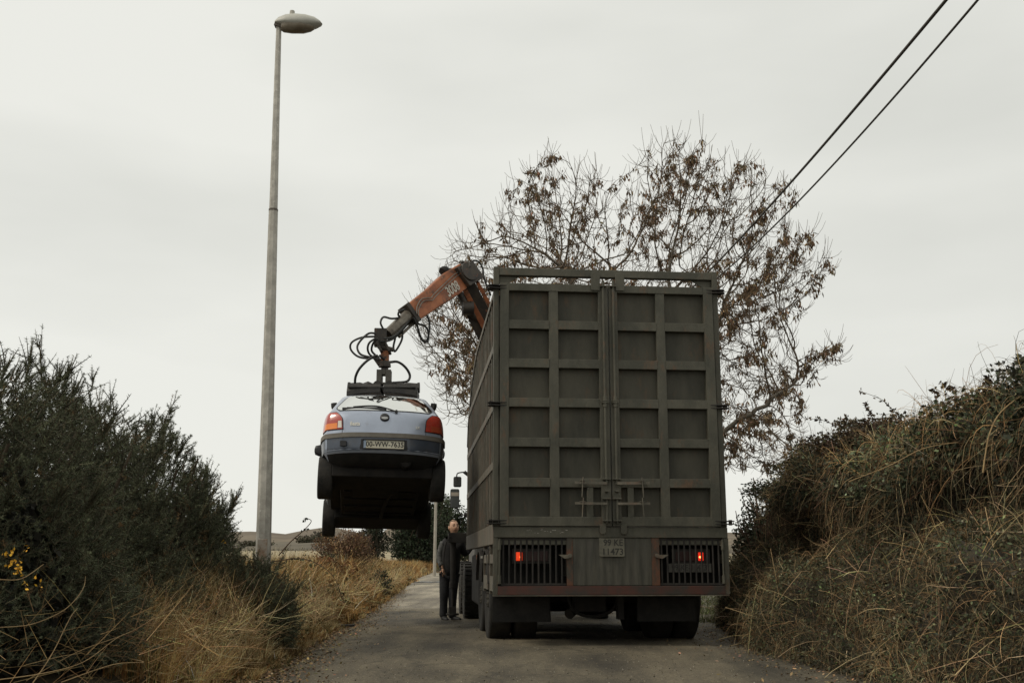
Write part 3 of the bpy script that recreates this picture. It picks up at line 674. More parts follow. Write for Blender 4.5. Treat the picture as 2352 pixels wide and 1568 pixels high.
# ---- grapple: hangs from the crane and holds the car -> thing of its own
G0 = at(882, 880, 15.6); G = empty('scrap_grapple', G0, (0, 0, R_(2)), 'black grapple hanging from the orange crane, clamped on the blue car roof', 'grapple')
def gp(x, y, d=15.6): u, v = c2(x, y); return at(u, v, d)-G0
m = MB(); ta, tb_ = gp(495, 950), gp(492, 1105); m.bar(ta, tb_, .062, .05, up=(0, 1, 0)); m.build('link', mat('rusty_orange', (.34, .115, .04), (.05, .035, .025), 9, .6, lo=.45, hi=.58), G, bevel=.012)
m = MB(); m.cyl(gp(492, 1080), gp(492, 1140), .085, .095, 20); m.cyl(gp(492, 1145), gp(492, 1172), .055, n=18); m.bar(gp(395, 1030), gp(450, 1110), .045, .05, up=(0, 1, 0)); m.build('rotator', M_craned, G, smooth=False, bevel=.006)
z1_, z0_ = gp(490, 1172).z, gp(490, 1320).z
m = MB(); xw = .108; slot = .026
m.box(-xw, -slot, -.10, .10, z0_, z1_).box(slot, xw, -.10, .10, z0_, z1_).box(-slot, slot, -.10, .10, z0_+.15, z1_).box(-slot, slot, -.10, .10, z0_, z0_+.03)
m.build('head_block', mat('grapple_grey', (.075, .068, .057), (.10, .09, .075), 8, .6), G, bevel=.006)
M_grap = mat('grapple_black', (.022, .020, .018), (.04, .036, .03), 9, .5)
for s_ in (-1, 1):
    m = MB()
    rr = []
    for t, ru, zc in ((.02, .05, -.005), (.10, .075, .0), (.17, .06, -.01), (.24, .082, 0.0), (.31, .055, -.005), (.36, .075, -.01), (.50, .070, -.015), (.51, .082, -.015), (.54, .082, -.015)):
        rr.append([(s_*t, .11*math.cos(a), gp(490, 1345).z+zc+ru*math.sin(a)*1.0+(.015 if abs(math.sin(a)) > .8 else 0)) for a in [2*math.pi*k/12 for k in range(12)]])
    m.loft(rr); jw = m.build('jaw_arm', M_grap, G, smooth=False, bevel=.004)
    # tines curving round the roof and into the side windows
    m = MB(); zb = gp(490, 1370).z
    rings = []
    for t in (.02, .12, .24, .36, .46, .52):
        zt = zb+.045-.22*t*t; rings.append([(s_*t, y_, z_) for y_, z_ in ((-.33, zt-.06), (-.30, zt), (.30, zt), (.33, zt-.06), (.33, zt-.13), (-.33, zt-.13))])
    m.loft(rings)
    m.build('claw_plate', M_grap, jw, bevel=.01)
    zc_ = at(775, 930, 15.6).z-G0.z; m = MB()
    m.tube([(s_*.25, .0, zc_-.02), (s_*.45, .05, zc_-.06), (s_*.64, .1, zc_-.07), (s_*.735, .1, zc_-.04), (s_*.755, .1, zc_+.04)], lambda t: .062*(1-.25*t), 10, 4)
    m.build('claw_tip', M_grap, jw, smooth=True)
m = MB(); m.box(-.50, .50, -.34, .34, z0_-.09, z0_-.075); m.cyl((-.09, -.13, z0_-.01), (-.09, .13, z0_-.01), .06, n=14).cyl((.09, -.13, z0_-.01), (.09, .13, z0_-.01), .06, n=14)
m.build('hinge_pins', M_grap, G, bevel=.003)

# ------------------------------------------------------------------ CAR
CARLOC = Vector((-1.715, 13.92, 2.065)); CARROT = (R_(-10.3), R_(1.0), R_(8.3))
C_ = empty('hatchback_car', CARLOC, CARROT, 'small light blue hatchback hoisted in the air, seen from behind with its dark underside showing', 'car')
M_car = mat('metallic_blue', (.35, .39, .47), (.31, .345, .42), 3, .30, metal=.45, spec=.5, coat=.6, c3=(.24, .24, .27), s3=5, c3lo=.6, c3hi=.8)
M_bump = mat('grimy_blue_bumper', (.060, .072, .095), (.085, .10, .13), 3, .35, metal=.3, coat=.4, c3=(.09, .085, .08), s3=5, c3lo=.5, c3hi=.75)  # dark surroundings mirrored in the bumper, painted into its blue
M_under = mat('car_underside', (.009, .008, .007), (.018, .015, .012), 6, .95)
M_plast = mat('grey_bumper_trim', (.12, .105, .085), (.15, .135, .11), 6, .6)
M_bt = mat('black_trim', (.015, .014, .014), rough=.45)
#          z     yr    yf    W     bow
SL = [(.24, .22, 3.62, .70, .10), (.30, .13, 3.72, .755, .13), (.38, .045, 3.78, .785, .16), (.42, .018, 3.80, .80, .165), (.50, .008, 3.815, .808, .165), (.575, .006, 3.80, .815, .16), (.64, .006, 3.76, .815, .16),
      (.655, .05, 3.73, .805, .155), (.70, .055, 3.66, .803, .15), (.76, .063, 3.52, .80, .15), (.82, .075, 3.30, .795, .14), (.88, .095, 3.05, .785, .13), (.925, .125, 2.86, .77, .12), (.96, .170, 2.78, .755, .115), (1.05, .285, 2.62, .71, .11), (1.14, .405, 2.46, .665, .11), (1.22, .515, 2.31, .62, .11), (1.262, .60, 2.20, .585, .11), (1.292, .72, 2.05, .53, .10), (1.312, .85, 1.85, .40, .06), (1.32, 1.1, 1.6, .2, .02)]
SL = np.array(SL)
def slv(z): return [float(np.interp(z, SL[:, 0], SL[:, k])) for k in (1, 2, 3, 4)]
def carp(z, s_, off=0.0, front=False):
    """point on the car skin, s = distance round from the rear (or front) centre line"""
    yr, yf, Wd, bw = slv(z); sg = 1 if s_ >= 0 else -1; a = abs(s_)
    wr = Wd*.93
    if a <= wr: u = a/wr; y = yr+bw*u**3.2; x = a; nx_, ny_ = u**5*.75, -1
    else:
        d = a-wr; y = yr+bw+d*.93; x = Wd*(1-.07*max(0, 1-d/.28)**2); nx_, ny_ = 1, -.35*max(0, 1-d/.2)
    if front: y = yf-(y-yr); ny_ = -ny_
    l_ = math.hypot(nx_, ny_)
    return Vector((sg*(x+off*nx_/l_), y+off*ny_/l_, z))
def halfloop(z):
    yr, yf, Wd, bw = slv(z); pts = []
    wr = Wd*.93
    for u in (0, .2, .4, .6, .75, .86, .94, 1): pts.append(carp(z, u*wr))
    for d in (.04, .09, .16, .26): pts.append(carp(z, wr+d))
    ya, yb = pts[-1].y, yf-bw-.24
    for t in np.linspace(0, 1, 14)[1:-1]: pts.append(Vector((Wd, ya+(yb-ya)*t, z)))
    fr = [carp(z, u*wr, 0, True) for u in (0, .2, .4, .6, .75, .86, .94, 1)]+[carp(z, wr+d, 0, True) for d in (.04, .09, .16, .26)]
    pts += fr[::-1]; return pts
rings = []
for z in sorted(set(list(SL[:, 0])+[.34, .46, .54, .61, .73, .79, .85, .90, 1.0, 1.1, 1.18])):
    h_ = halfloop(z); rings.append(h_+[Vector((-p.x, p.y, p.z)) for p in h_[::-1][1:-1]])
m = MB(); m.loft(rings); 
body = m.build('body', M_car, C_, smooth=True)
body.data.materials.append(M_under)
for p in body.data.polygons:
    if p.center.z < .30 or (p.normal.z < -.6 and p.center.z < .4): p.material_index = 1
cut = MB()
for y in (.60, 3.05):
    for s_ in (-1, 1): cut.cyl((s_*.56, y, .30), (s_*1.0, y, .30), .335, n=36)
co = cut.build('cut', M_under); co.parent = C_
bo = body.modifiers.new('arch', 'BOOLEAN'); bo.operation = 'DIFFERENCE'; bo.object = co; bo.solver = 'EXACT'
bpy.context.view_layer.update()
me = bpy.data.meshes.new_from_object(body.evaluated_get(bpy.context.evaluated_depsgraph_get()))
body.modifiers.clear(); body.data = me; bpy.data.objects.remove(co)
try: me.set_sharp_from_angle(angle=R_(35))
except Exception: pass
def patch(name, m_, z0, z1, f0, f1, off=.004, parent=None, nz=8, ns=10, front=False, thick=.012, smooth=True):
    b_ = MB(); top = []
    for layer in (off, off-thick):
        g = []
        for i in range(nz+1):
            z = z0+(z1-z0)*i/nz; a, c = f0(z), f1(z)
            g.append([b_.bm.verts.new(carp(z, a+(c-a)*j/ns, layer, front)) for j in range(ns+1)])
        top.append(g)
    g, h2 = top
    for i in range(nz):
        for j in range(ns): b_.bm.faces.new((g[i][j], g[i][j+1], g[i+1][j+1], g[i+1][j]))
    for i in range(nz):
        for j in (0, ns): b_.bm.faces.new((g[i][j], g[i+1][j], h2[i+1][j], h2[i][j]))
    for j in range(ns):
        for i in (0, nz): b_.bm.faces.new((g[i][j], g[i][j+1], h2[i][j+1], h2[i][j]))
    return b_.build(name, m_, parent or C_, smooth=smooth)
# tail gate seam and rear window
def rr_(z0, z1, w0, w1, r): # rounded trapezoid half width
    def f(z):
        t = (z-z0)/(z1-z0); w_ = w0+(w1-w0)*t; d = min(z-z0, z1-z); k = 1 if d > r else 1-.13*(1-max(d, 0)/r)**2.2; return w_*k
    return f
wf = rr_(.945, 1.245, .665, .47, .07)
patch('window_seal', M_bt, .932, 1.256, lambda z: -wf(min(max(z, .945), 1.245))-.018, lambda z: wf(min(max(z, .945), 1.245))+.018, .003, None, 12, 24)
M_rw = mat('reflecting_glass', (.78, .79, .76), rough=.035, metal=1.0, spec=.5)
rw = patch('rear_window', M_rw, .948, 1.242, lambda z: -wf(z), lambda z: wf(z), .009, None, 14, 26)
st = MB(); pts_ = [carp(z, s_, .0105) for z, s_ in ((.975, .42), (.975, .58), (1.05, .555), (1.05, .40))]
v_ = [st.bm.verts.new(p) for p in pts_]; st.bm.faces.new(v_); st.build('window_sticker', mat('pale_sticker', (.62, .60, .54), rough=.5), rw)
# tail lights
M_tl = mat('red_lens', (.42, .035, .018), (.30, .03, .015), 6, .22, spec=.6, coat=.5); M_am = mat('amber_lens', (.75, .20, .02), rough=.25, coat=.5); M_cl = mat('clear_lens', (.62, .58, .50), rough=.25, coat=.5)
def tl_in(z): t = (z-.70)/.215; return .545+.02*t+.16*max(0, t-.55)**1.6*1.6
def tl_out(z): return .93
for sg in (-1, 1):
    f0 = (lambda z: -tl_out(z)) if sg < 0 else (lambda z: tl_in(z)); f1 = (lambda z: -tl_in(z)) if sg < 0 else (lambda z: tl_out(z))
    g0 = (lambda z: -tl_out(z)-.01) if sg < 0 else (lambda z: tl_in(z)-.012); g1 = (lambda z: -tl_in(z)+.012) if sg < 0 else (lambda z: tl_out(z)+.01)
    patch('lamp_seal', M_bt, .692, .923, g0, g1, .004, None, 10, 12)
    tl = patch('tail_light', M_tl, .70, .915, f0, f1, .011, None, 10, 12)
    if sg < 0:
        patch('indicator_lens', M_am, .705, .775, lambda z: -.80, lambda z: -.615, .015, tl, 4, 6, thick=.006)
        patch('reversing_lens', M_cl, .715, .80, lambda z: -.605, lambda z: -(tl_in(z)+.008), .015, tl, 4, 4, thick=.006)
    else:
        patch('indicator_lens', mat('dull_amber', (.30, .05, .018), rough=.3), .705, .775, lambda z: .615, lambda z: .80, .015, tl, 4, 6, thick=.006)
    s0, s1 = (-.95, -.55) if sg < 0 else (.55, .95)
    patch('body_seam', M_bt, .655, .695, lambda z: sg*.548-.003, lambda z: sg*.548+.003, .002, None, 3, 1, thick=.004)
patch('tailgate_gap', M_bt, .642, .650, lambda z: -.80, lambda z: .80, .003, None, 2, 30, thick=.006)
patch('bumper_strip', M_plast, .578, .640, lambda z: -1.05, lambda z: 1.05, .016, None, 4, 50, thick=.02)
# plate recess + plate
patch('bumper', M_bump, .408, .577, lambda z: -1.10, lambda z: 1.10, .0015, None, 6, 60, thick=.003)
patch('plate_recess', M_bt, .418, .553, lambda z: -.30-.01*(z < .46), lambda z: .30+.01*(z < .46), .003, None, 4, 10, thick=.004)
pm = MB(); pm.box(-.262, .262, -.020, -.012, .424, .530); pl = pm.build('number_plate', mat('car_plate', (.52, .49, .39), (.42, .39, .30), 9, .45), C_, bevel=.003)
MB().box(-.262, -.232, -.0212, -.0202, .425, .529).build('plate_band', mat('plate_blue', (.22, .28, .36), rough=.5), pl)
MC = lambda x, y, z: Matrix.Translation((x, y, z)) @ Matrix.Rotation(math.pi/2, 4, 'X')
text('plate_letters', '00-WW-7635', .098, MC(.012, -.0212, .4765), M_ptxt, pl, .0006, .84, .002, space=1.05)
MB().box(-.275, .275, -.03, .0, .533, .548).build('plate_lamp', M_bt, C_)
MB().box(-.565, -.485, .018, .05, .455, .525).build('tow_eye_cover', M_bt, C_)
# badge, lettering, wiper
def onrear(x, z, off=.003):
    p = carp(z, x, off); n_ = (carp(z, x+.01, off)-carp(z, x-.01, off)).normalized(); u_ = (carp(z+.01, x, off)-carp(z-.01, x, off)).normalized(); return basis(p, n_, u_)
B = onrear(.0, .838)
bd = MB(); bd.loft([[B @ Vector((.062*k*math.cos(a), (.052*k*math.sin(a)+.006) if math.sin(a) > 0 else .046*k*math.sin(a), h_)) for a in [2*math.pi*i/20 for i in range(20)]] for k, h_ in ((1, -.004), (1, .008), (.85, .016), (.3, .018))]); bd = bd.build('badge', M_bt, C_, smooth=True)
bo_ = MB(); bo_.loft([[B @ Vector((.044*k*math.cos(a), -.012+.018*k*math.sin(a), h_)) for a in [2*math.pi*i/18 for i in range(18)]] for k, h_ in ((1, .012), (1, .019), (.8, .021))]); bo_.build('badge_oval', mat('badge_silver', (.35, .35, .34), rough=.3, metal=.6), bd, smooth=True)
M_let = mat('chrome_letters', (.62, .60, .54), rough=.35, metal=.3)
text('model_lettering', 'fiesta', .070, onrear(-.385, .757, .004), M_let, C_, .002, .88, .002)
text('trim_lettering', 'LX', .045, onrear(.44, .735, .004), M_let, C_, .002, 1, .001)
wp = MB(); wp.tube([carp(.925, .15, .02), carp(.965, .04, .035), carp(1.005, -.08, .03), carp(1.01, -.22, .03), carp(.995, -.42, .02)], .009, 6)
wp.cyl(carp(.925, .15, .0), carp(.925, .15, .035), .02, n=10); wp.bar(carp(.972, -.56, .018), carp(.972, .02, .022), .008, .012); wp.bar(carp(.985, -.50, .022), carp(.985, -.05, .026), .004, .006); wp.build('wiper', M_bt, C_)
MB().loft([[carp(z, x, o_) for x, o_ in ((-.40, .004), (-.2, .004), (0, .004), (.2, .004), (.4, .004))]+[carp(z, x, .012) for x in (.4, .2, 0, -.2, -.4)] for z in (.905, .912)]).build('boot_crease', M_car, C_, smooth=True) if False else None
# other glass
for sg in (-1, 1):
    a0, a1 = (1.05, 1.95), (1.99, 2.95)
    patch('side_window', M_gl, .955, 1.235, lambda z: sg*(.98+.0*z), lambda z: sg*(1.72), .004, None, 6, 8)
    patch('side_window', M_gl, .955, 1.235, lambda z: sg*(1.76), lambda z: sg*(2.62-(z-.955)*1.15), .004, None, 6, 8)
    patch('side_moulding', M_bt, .50, .56, lambda z: sg*1.25, lambda z: sg*2.95, .02, None, 2, 16, thick=.03)
    mm = MB(); x0 = sg*.80
    mm.loft([[(sg*(.76+t*.22), 2.42+.03*math.cos(a)+ (.0), 1.00+.075*k*math.sin(a)+.01*t) for a in [2*math.pi*i/12 for i in range(12)]] for t, k in ((0, .5), (.25, .95), (.7, 1.05), (1.0, .8), (1.06, .3))])
    mm.build('door_mirror', M_bt, C_, smooth=True)
    patch('headlight', M_cl, .56, .70, lambda z: sg*.42, lambda z: sg*.76, .008, None, 4, 6, front=True)
patch('windscreen', M_gl, .95, 1.25, lambda z: -slv(z)[2]*.88, lambda z: slv(z)[2]*.88, .004, None, 8, 14, front=True)
patch('grille', M_bt, .48, .56, lambda z: -.38, lambda z: .38, .006, None, 2, 10, front=True)
for y in (.60, 3.05):
    for sg in (-1, 1):
        cx = sg*(.742 if y < 1 else .73)
        wt = MB(); prof_ = [(.19, -.085), (.24, -.098), (.268, -.096), (.281, -.085), (.286, -.068), (.286, .068), (.281, .085), (.268, .096), (.24, .098), (.19, .085)]
        zc = .175 if y < 1 else .18
        wt.lathe(prof_, (cx, y, zc), (1, 0, 0), 36); wh = wt.build('wheel', M_tyre, C_, smooth=True)
        hb = MB(); hb.lathe([(.01, -.05), (.18, -.055), (.192, .02), (.18, .055), (.12, .045), (.05, .062), (.01, .062)], (cx, y, zc), (sg, 0, 0), 24); hb.build('rim', mat('wheel_grey', (.16, .155, .15), rough=.5), wh, smooth=True)
u = MB(); u.box(-.655, .655, .28, 1.02, .12, .40).box(-.645, .645, 2.65, 3.42, .10, .36).box(-.55, .55, .9, 3.4, .15, .30).box(-.38, .25, .95, 1.45, .12, .2)
u.cyl((-.66, .60, .27), (.66, .60, .27), .035, n=10)
u.tube([(.3, .2, .27), (.3, .5, .22), (.25, .9, .15), (.1, 1.6, .12), (.05, 2.8, .12)], .028, 8); u.cyl((.30, .15, .30), (.30, .60, .27), .075, n=12)
for sg in (-1, 1): u.bar((sg*.35, 2.9, .20), (sg*.68, 3.05, .22), .03, .012); u.bar((sg*.3, 3.1, .26), (sg*.66, 3.05, .34), .015, .015)
for k in range(5): u.box(-.5, .5, 1.1+k*.45, 1.14+k*.45, .12, .15)
u.box(-.30, .34, 2.75, 3.4, .14, .3)
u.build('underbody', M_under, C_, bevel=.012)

C_.scale = (1.03, 1.03, 1.03)
def kids(o): return [c for ch in o.children for c in [ch]+kids(ch)]
bpy.context.view_layer.update()
for o in kids(C_):
    if o.type != 'MESH' or o.name.startswith(('wheel', 'rim', 'underbody')): continue
    for v in o.data.vertices:
        if v.co.z > .64: v.co.z = .64+(v.co.z-.64)*1.17
# ------------------------------------------------------------------ LAMP POST
Lp = at(608, 1262, 12.6); Lb = Vector((Lp.x, 12.6, .25))
LT = at(640.5, 60, 12.75)
Lpost = empty('street_lamp', Lb, (0, 0, 0), 'tall tapering grey street lamp rising out of the gorse on the left', 'street lamp')
M_gv = mat('galvanised', (.33, .31, .27), (.46, .435, .38), 9, .6, metal=.1, c3=(.58, .55, .49), s3=14, c3lo=.6, c3hi=.68, bump=.1)
M_gvd = mat('galvanised_seam', (.10, .085, .07), rough=.8)
def polyring(c, r, n=8, ph=.35): return [c+Vector((r*math.cos(2*math.pi*i/n+ph), r*math.sin(2*math.pi*i/n+ph), 0)) for i in range(n)]
tp = LT-Lb
m = MB(); f = lambda t: tp*t; r0, r1 = .098, .037
zs_ = (at(630, 478, 12.65).z-.25)/tp.z
m.loft([polyring(f(t), r0+(r1-r0)*t) for t in (0, .2, .5, zs_-.001)]); m.build('lower_shaft', M_gv, Lpost)
m = MB(); m.loft([polyring(f(t), (r0+(r1-r0)*t)*.93) for t in (zs_-.001, .9, 1)]); m.build('upper_shaft', M_gv, Lpost)
m = MB(); m.loft([polyring(f(t), (r0+(r1-r0)*t)*1.035) for t in (zs_-.003, zs_+.0005)]); m.build('joint_collar', M_gvd, Lpost)
dz = at(600, 1238, 12.6).z-.25; dirp = -1
m = MB(); m.box(-.065, .05, -.1, -.093, dz-.36, dz); m.build('access_door', mat('rusty_galv', (.34, .30, .25), (.25, .16, .10), 12, .8), Lpost, bevel=.004)
# lantern head, long axis to the right
hc = LT+Vector((0, 0, .0)); hl = []
for t, wv, zt_, zb_ in ((-.045, .06, .07, -.0), (.0, .085, .12, -.03), (.10, .12, .155, -.055), (.22, .135, .165, -.075), (.36, .13, .15, -.078), (.48, .105, .115, -.055), (.555, .06, .06, -.02), (.575, .02, .03, .005)):
    rg = []
    for i in range(20):
        a = 2*math.pi*i/20; zz = math.sin(a)
        rg.append(Vector((t, wv*math.cos(a), (zt_-.03)*max(zz, 0)+(zb_+.0)*max(-zz, 0)*1.0+.03)))
    hl.append([p+(hc-Lb) for p in rg])
m = MB(); m.loft(hl); head = m.build('lantern', mat('lantern_grey', (.46, .45, .40), (.40, .39, .34), 5, .5), Lpost, smooth=True)
bw = []
for t, wv, zb_ in ((.03, .05, .0), (.06, .09, -.02), (.16, .115, -.03), (.32, .118, -.03), (.42, .085, -.012), (.47, .045, .01)):
    bw.append([Vector((t, wv*math.cos(a), .025+(.02 if math.sin(a) > 0 else (zb_-.088)*abs(math.sin(a))**.6)))+(hc-Lb) for a in [2*math.pi*i/16 for i in range(16)]])
MB().loft(bw).build('lens_bowl', mat('old_lens', (.24, .205, .155), (.17, .14, .10), 8, .25), head, smooth=True)
MB().cyl(hc-Lb+Vector((.17, 0, .15)), hc-Lb+Vector((.17, 0, .215)), .036, .032, 14).build('photocell', mat('photocell_grey', (.36, .34, .29), rough=.5), head)
MB().bar(hc-Lb+Vector((-.05, 0, .01)), hc-Lb+Vector((.06, 0, -.02)), .05, .02).build('bracket', M_gvd, head)

# far thin pole
b0 = at(998, 1301, 55); b0.z = .45
fp = empty('utility_pole', b0, label='thin pale pole standing in the verge grass far down the lane behind the hoisted car', cat='pole')
h_ = at(1000, 975, 55).z-b0.z
MB().cyl((0, 0, -.2), (.04, 0, h_), .085, .06, 12).build('shaft', mat('pale_pole', (.40, .37, .31), (.32, .29, .24), 3, .8), fp, smooth=True)
MB().cyl((.04, 0, h_), (.04, 0, h_+.05), .07, .03, 12).build('cap', M_gvd, fp)

# overhead cables
M_cab = mat('cable_black', (.055, .047, .037), rough=.6)
for k, (pa, pb, lab, r) in enumerate((((2215, -50), (1566, 684), 'thicker twisted overhead cable, left of the two crossing the sky', .0155), ((2290, -52), (1588, 684), 'thinner overhead cable, right of the two crossing the sky', .0115))):
    A = at(*pa, 8.0); Bp = at(*pb, 21.0); pts = []
    for i in range(41):
        t = i/40; p = A.lerp(Bp, t); p.z -= .22*4*t*(1-t)*(1 if k else .5); pts.append(p)
    A2 = A+(A-Bp)*.8; cb = MB(); cb.tube([A2+Vector((0, 0, .3))]+pts, r, 8, 1)
    o = cb.build('overhead_cable', M_cab, None, smooth=True); tag(o, lab, 'cable', 'overhead cables')
pt = at(1572, 694, 21.2)
wp_ = empty('cable_pole', (pt.x, 21.2, 0), label='wooden cable pole behind the right rear post of the lorry body', cat='pole')
MB().cyl((0, 0, 0), (0, 0, pt.z), .13, .10, 12).build('shaft', mat('pole_wood', (.09, .07, .05), (.13, .10, .07), 4, .9), wp_, smooth=True)

# ------------------------------------------------------------------ PERSON beside the crane
def skin(name, verts, edges, m_, parent, sub=2, root=0):
    me = bpy.data.meshes.new(name); me.from_pydata([v[:3] for v in verts], edges, []); o = bpy.data.objects.new(name, me); COL.objects.link(o)
    md = o.modifiers.new('skin', 'SKIN'); md.use_smooth_shade = True
    for i, v in enumerate(verts):
        r = v[3]; me.skin_vertices[0].data[i].radius = r if isinstance(r, tuple) else (r, r)
        me.skin_vertices[0].data[i].use_root = (i == root)
    s_ = o.modifiers.new('sub', 'SUBSURF'); s_.levels = sub; s_.render_levels = sub
    bpy.context.view_layer.update()
    m2 = bpy.data.meshes.new_from_object(o.evaluated_get(bpy.context.evaluated_depsgraph_get())); bpy.data.objects.remove(o); m2.name = name
    return m2
def joined(name, meshes, m_, parent):
    bm = bmesh.new()
    for me in meshes: bm.from_mesh(me)
    me = bpy.data.meshes.new(name); bm.to_mesh(me); bm.free(); return link(me, name, m_, parent, True)
M_skin = mat('skin_tone', (.62, .37, .24), (.54, .31, .20), 14, .5)
M_coat = mat('black_jacket', (.014, .013, .013), (.024, .022, .02), 20, .85, bump=.3)
M_sleeve = mat('grey_quilted_sleeve', (.045, .045, .042), (.10, .10, .092), 18, .7, bump=.3)
M_jean = mat('dark_jeans', (.017, .017, .019), (.030, .030, .032), 20, .9, bump=.3)
M_shoe = mat('black_shoe', (.012, .011, .010), rough=.6)
MANP = (-.985, 18.6, .0)
man = empty('person', MANP, label='man in a black jacket and dark jeans standing beside the lorry, looking up', cat='person')
nk = Vector((-.06, 0, 1.40)); hcn = Vector((-.035, -.02, 1.605))
bodyv = [(-.10, 0, .88, (.13, .10)), (-.10, 0, 1.05, (.12, .095)), (-.085, 0, 1.24, (.15, .10)), (-.065, 0, 1.37, (.09, .07)), (-.05, -.005, 1.47, .060), (-.04, -.01, 1.56, .062),
         (-.18, 0, .82, .085), (-.19, -.03, .47, .058), (-.20, .02, .10, .04), (-.15, -.10, .05, .035), (-.02, 0, .82, .085), (-.035, -.03, .47, .058), (-.05, .0, .10, .04), (.05, -.06, .05, .035),
         (-.225, 0, 1.345, .055), (-.27, -.03, 1.09, .042), (-.215, -.13, .90, .028), (.085, .0, 1.345, .055), (.165, .06, 1.13, .042), (.28, .18, 1.30, .028)]
be = [(0, 1), (1, 2), (2, 3), (3, 4), (4, 5), (0, 6), (6, 7), (7, 8), (8, 9), (0, 10), (10, 11), (11, 12), (12, 13), (2, 14), (14, 15), (15, 16), (2, 17), (17, 18), (18, 19)]
bodyv = [(a, b_, c, tuple(q*.8 for q in r) if isinstance(r, tuple) else r*(.8 if 0 < i else 1)) for i, (a, b_, c, r) in enumerate(bodyv)]
parts = [skin('b', bodyv, be, None, None, 1)]
# head: shaped sphere, facing the camera, turned right and tilted up
hb = bmesh.new(); bmesh.ops.create_uvsphere(hb, u_segments=28, v_segments=22, radius=1)
for v in hb.verts:
    x, y, z = v.co      # face looks along -y
    sx = .076*(1-.22*max(0, -z-.15)); sy = .098; sz = .118
    X_, Y_, Z_ = x*sx, y*sy*(1-.12*max(0, -z-.3)), z*sz
    if y < 0:
        f_ = -y; Y_ += .012*max(0, -z)*f_*-1                                       # jaw forward
        Y_ -= .026*math.exp(-((x/.20)**2))*math.exp(-(((z+.16)/.17)**2))*f_         # nose
        Y_ -= .006*math.exp(-((x/.45)**2))*math.exp(-(((z-.20)/.10)**2))            # brow
        for e in (-.40, .40): Y_ += .012*math.exp(-(((x-e)/.17)**2))*math.exp(-(((z-.02)/.11)**2))  # sockets
        Y_ -= .007*math.exp(-((x/.30)**2))*(math.exp(-(((z+.43)/.045)**2))+math.exp(-(((z+.53)/.05)**2)))  # lips
        Y_ += .004*math.exp(-((x/.30)**2))*math.exp(-(((z+.48)/.03)**2))
        Y_ -= .009*math.exp(-((x/.25)**2))*math.exp(-(((z+.80)/.14)**2))            # chin
    v.co = (X_, Y_, Z_)
for e in (-1, 1):
    r = bmesh.ops.create_uvsphere(hb, u_segments=10, v_segments=8, radius=1)
    for v in r['verts']: v.co = Vector((e*(.077+.010*v.co.x*e), .012+.020*v.co.y, -.005+.032*v.co.z))
HM = Matrix.Translation(hcn) @ Matrix.Scale(1.1, 4) @ Matrix.Rotation(R_(24), 4, 'Z') @ Matrix.Rotation(R_(-9), 4, 'X') @ Matrix.Rotation(R_(-3), 4, 'Y')
hm = bpy.data.meshes.new('h'); hb.to_mesh(hm); hb.free(); hm.transform(HM); parts.append(hm)
def hand(wr, d, up, curl=.5):
    wr = Vector(wr); d = Vector(d).normalized(); up = Vector(up); up = (up-d*up.dot(d)).normalized(); s_ = d.cross(up)
    out = [skin('p', [(*(wr), (.022, .018)), (*(wr+d*.05), (.034, .015)), (*(wr+d*.09), (.036, .013))], [(0, 1), (1, 2)], None, None, 1)]
    for k, ln in enumerate((.070, .078, .073, .058)):
        b0_ = wr+d*.085+s_*(.027-.018*k); a = 0; p = b0_; vs = [(*b0_, .0085)]
        for q in (.42, .33, .25):
            a += curl*(1+.1*k); p = p+(d*math.cos(a)-up*math.sin(a))*ln*q; vs.append((*p, .0082-.001*len(vs)))
        out.append(skin('f', vs, [(0, 1), (1, 2), (2, 3)], None, None, 1))
    t0_ = wr+d*.03+s_*.028; t1_ = t0_+(d*.6+s_*.8).normalized()*.032; t2_ = t1_+(d*.85+s_*.3-up*.4).normalized()*.03
    out.append(skin('t', [(*t0_, .011), (*t1_, .0095), (*t2_, .008)], [(0, 1), (1, 2)], None, None, 1)); return out
parts += hand((-.215, -.13, .90), (.25, -.2, -.9), (0, -1, .2)); parts += hand((.28, .18, 1.30), (.6, .2, .6), (0, -.2, 1), .6)
joined('body', parts, M_skin, man)
for e in (-1, 1):
    m = MB(); c = HM @ Vector((e*.030, -.083, .004)); m.lathe([(.001, -.011), (.008, -.008), (.011, 0), (.008, .008), (.001, .011)], c, (0, 0, 1), 10); m.build('eye', mat('eye_dark', (.10, .07, .05), rough=.3), man, smooth=True)
    m = MB(); m.tube([HM @ Vector((e*.014, -.097, .026)), HM @ Vector((e*.030, -.098, .031)), HM @ Vector((e*.047, -.086, .026))], .0042, 6, 3); m.build('eyebrow', mat('brow_brown', (.10, .06, .035), rough=.9), man)
m = MB(); m.tube([HM @ Vector((-.022, -.099, -.056)), HM @ Vector((0, -.105, -.056)), HM @ Vector((.022, -.099, -.057))], .0035, 6, 3); m.build('mouth', mat('lip', (.22, .07, .05), rough=.6), man)
hb = bmesh.new(); bmesh.ops.create_uvsphere(hb, u_segments=24, v_segments=20, radius=1)
dl = [v for v in hb.verts if (v.co.z < -.35) or (v.co.y < (-.15 if abs(v.co.x) < .72 else -.38) and v.co.z < .70) or (v.co.y < -.02 and v.co.z < .1) or (v.co.y < .25 and v.co.z > .93)]
bmesh.ops.delete(hb, geom=dl, context='VERTS')
for v in hb.verts: v.co = Vector((v.co.x*.0795*(1+random.uniform(-.01, .02)), v.co.y*.102, v.co.z*.1195))
hm = bpy.data.meshes.new('hair'); hb.to_mesh(hm); hb.free(); hm.transform(HM); link(hm, 'hair', mat('short_hair', (.10, .07, .045), (.17, .125, .085), 60, .95), man, True)
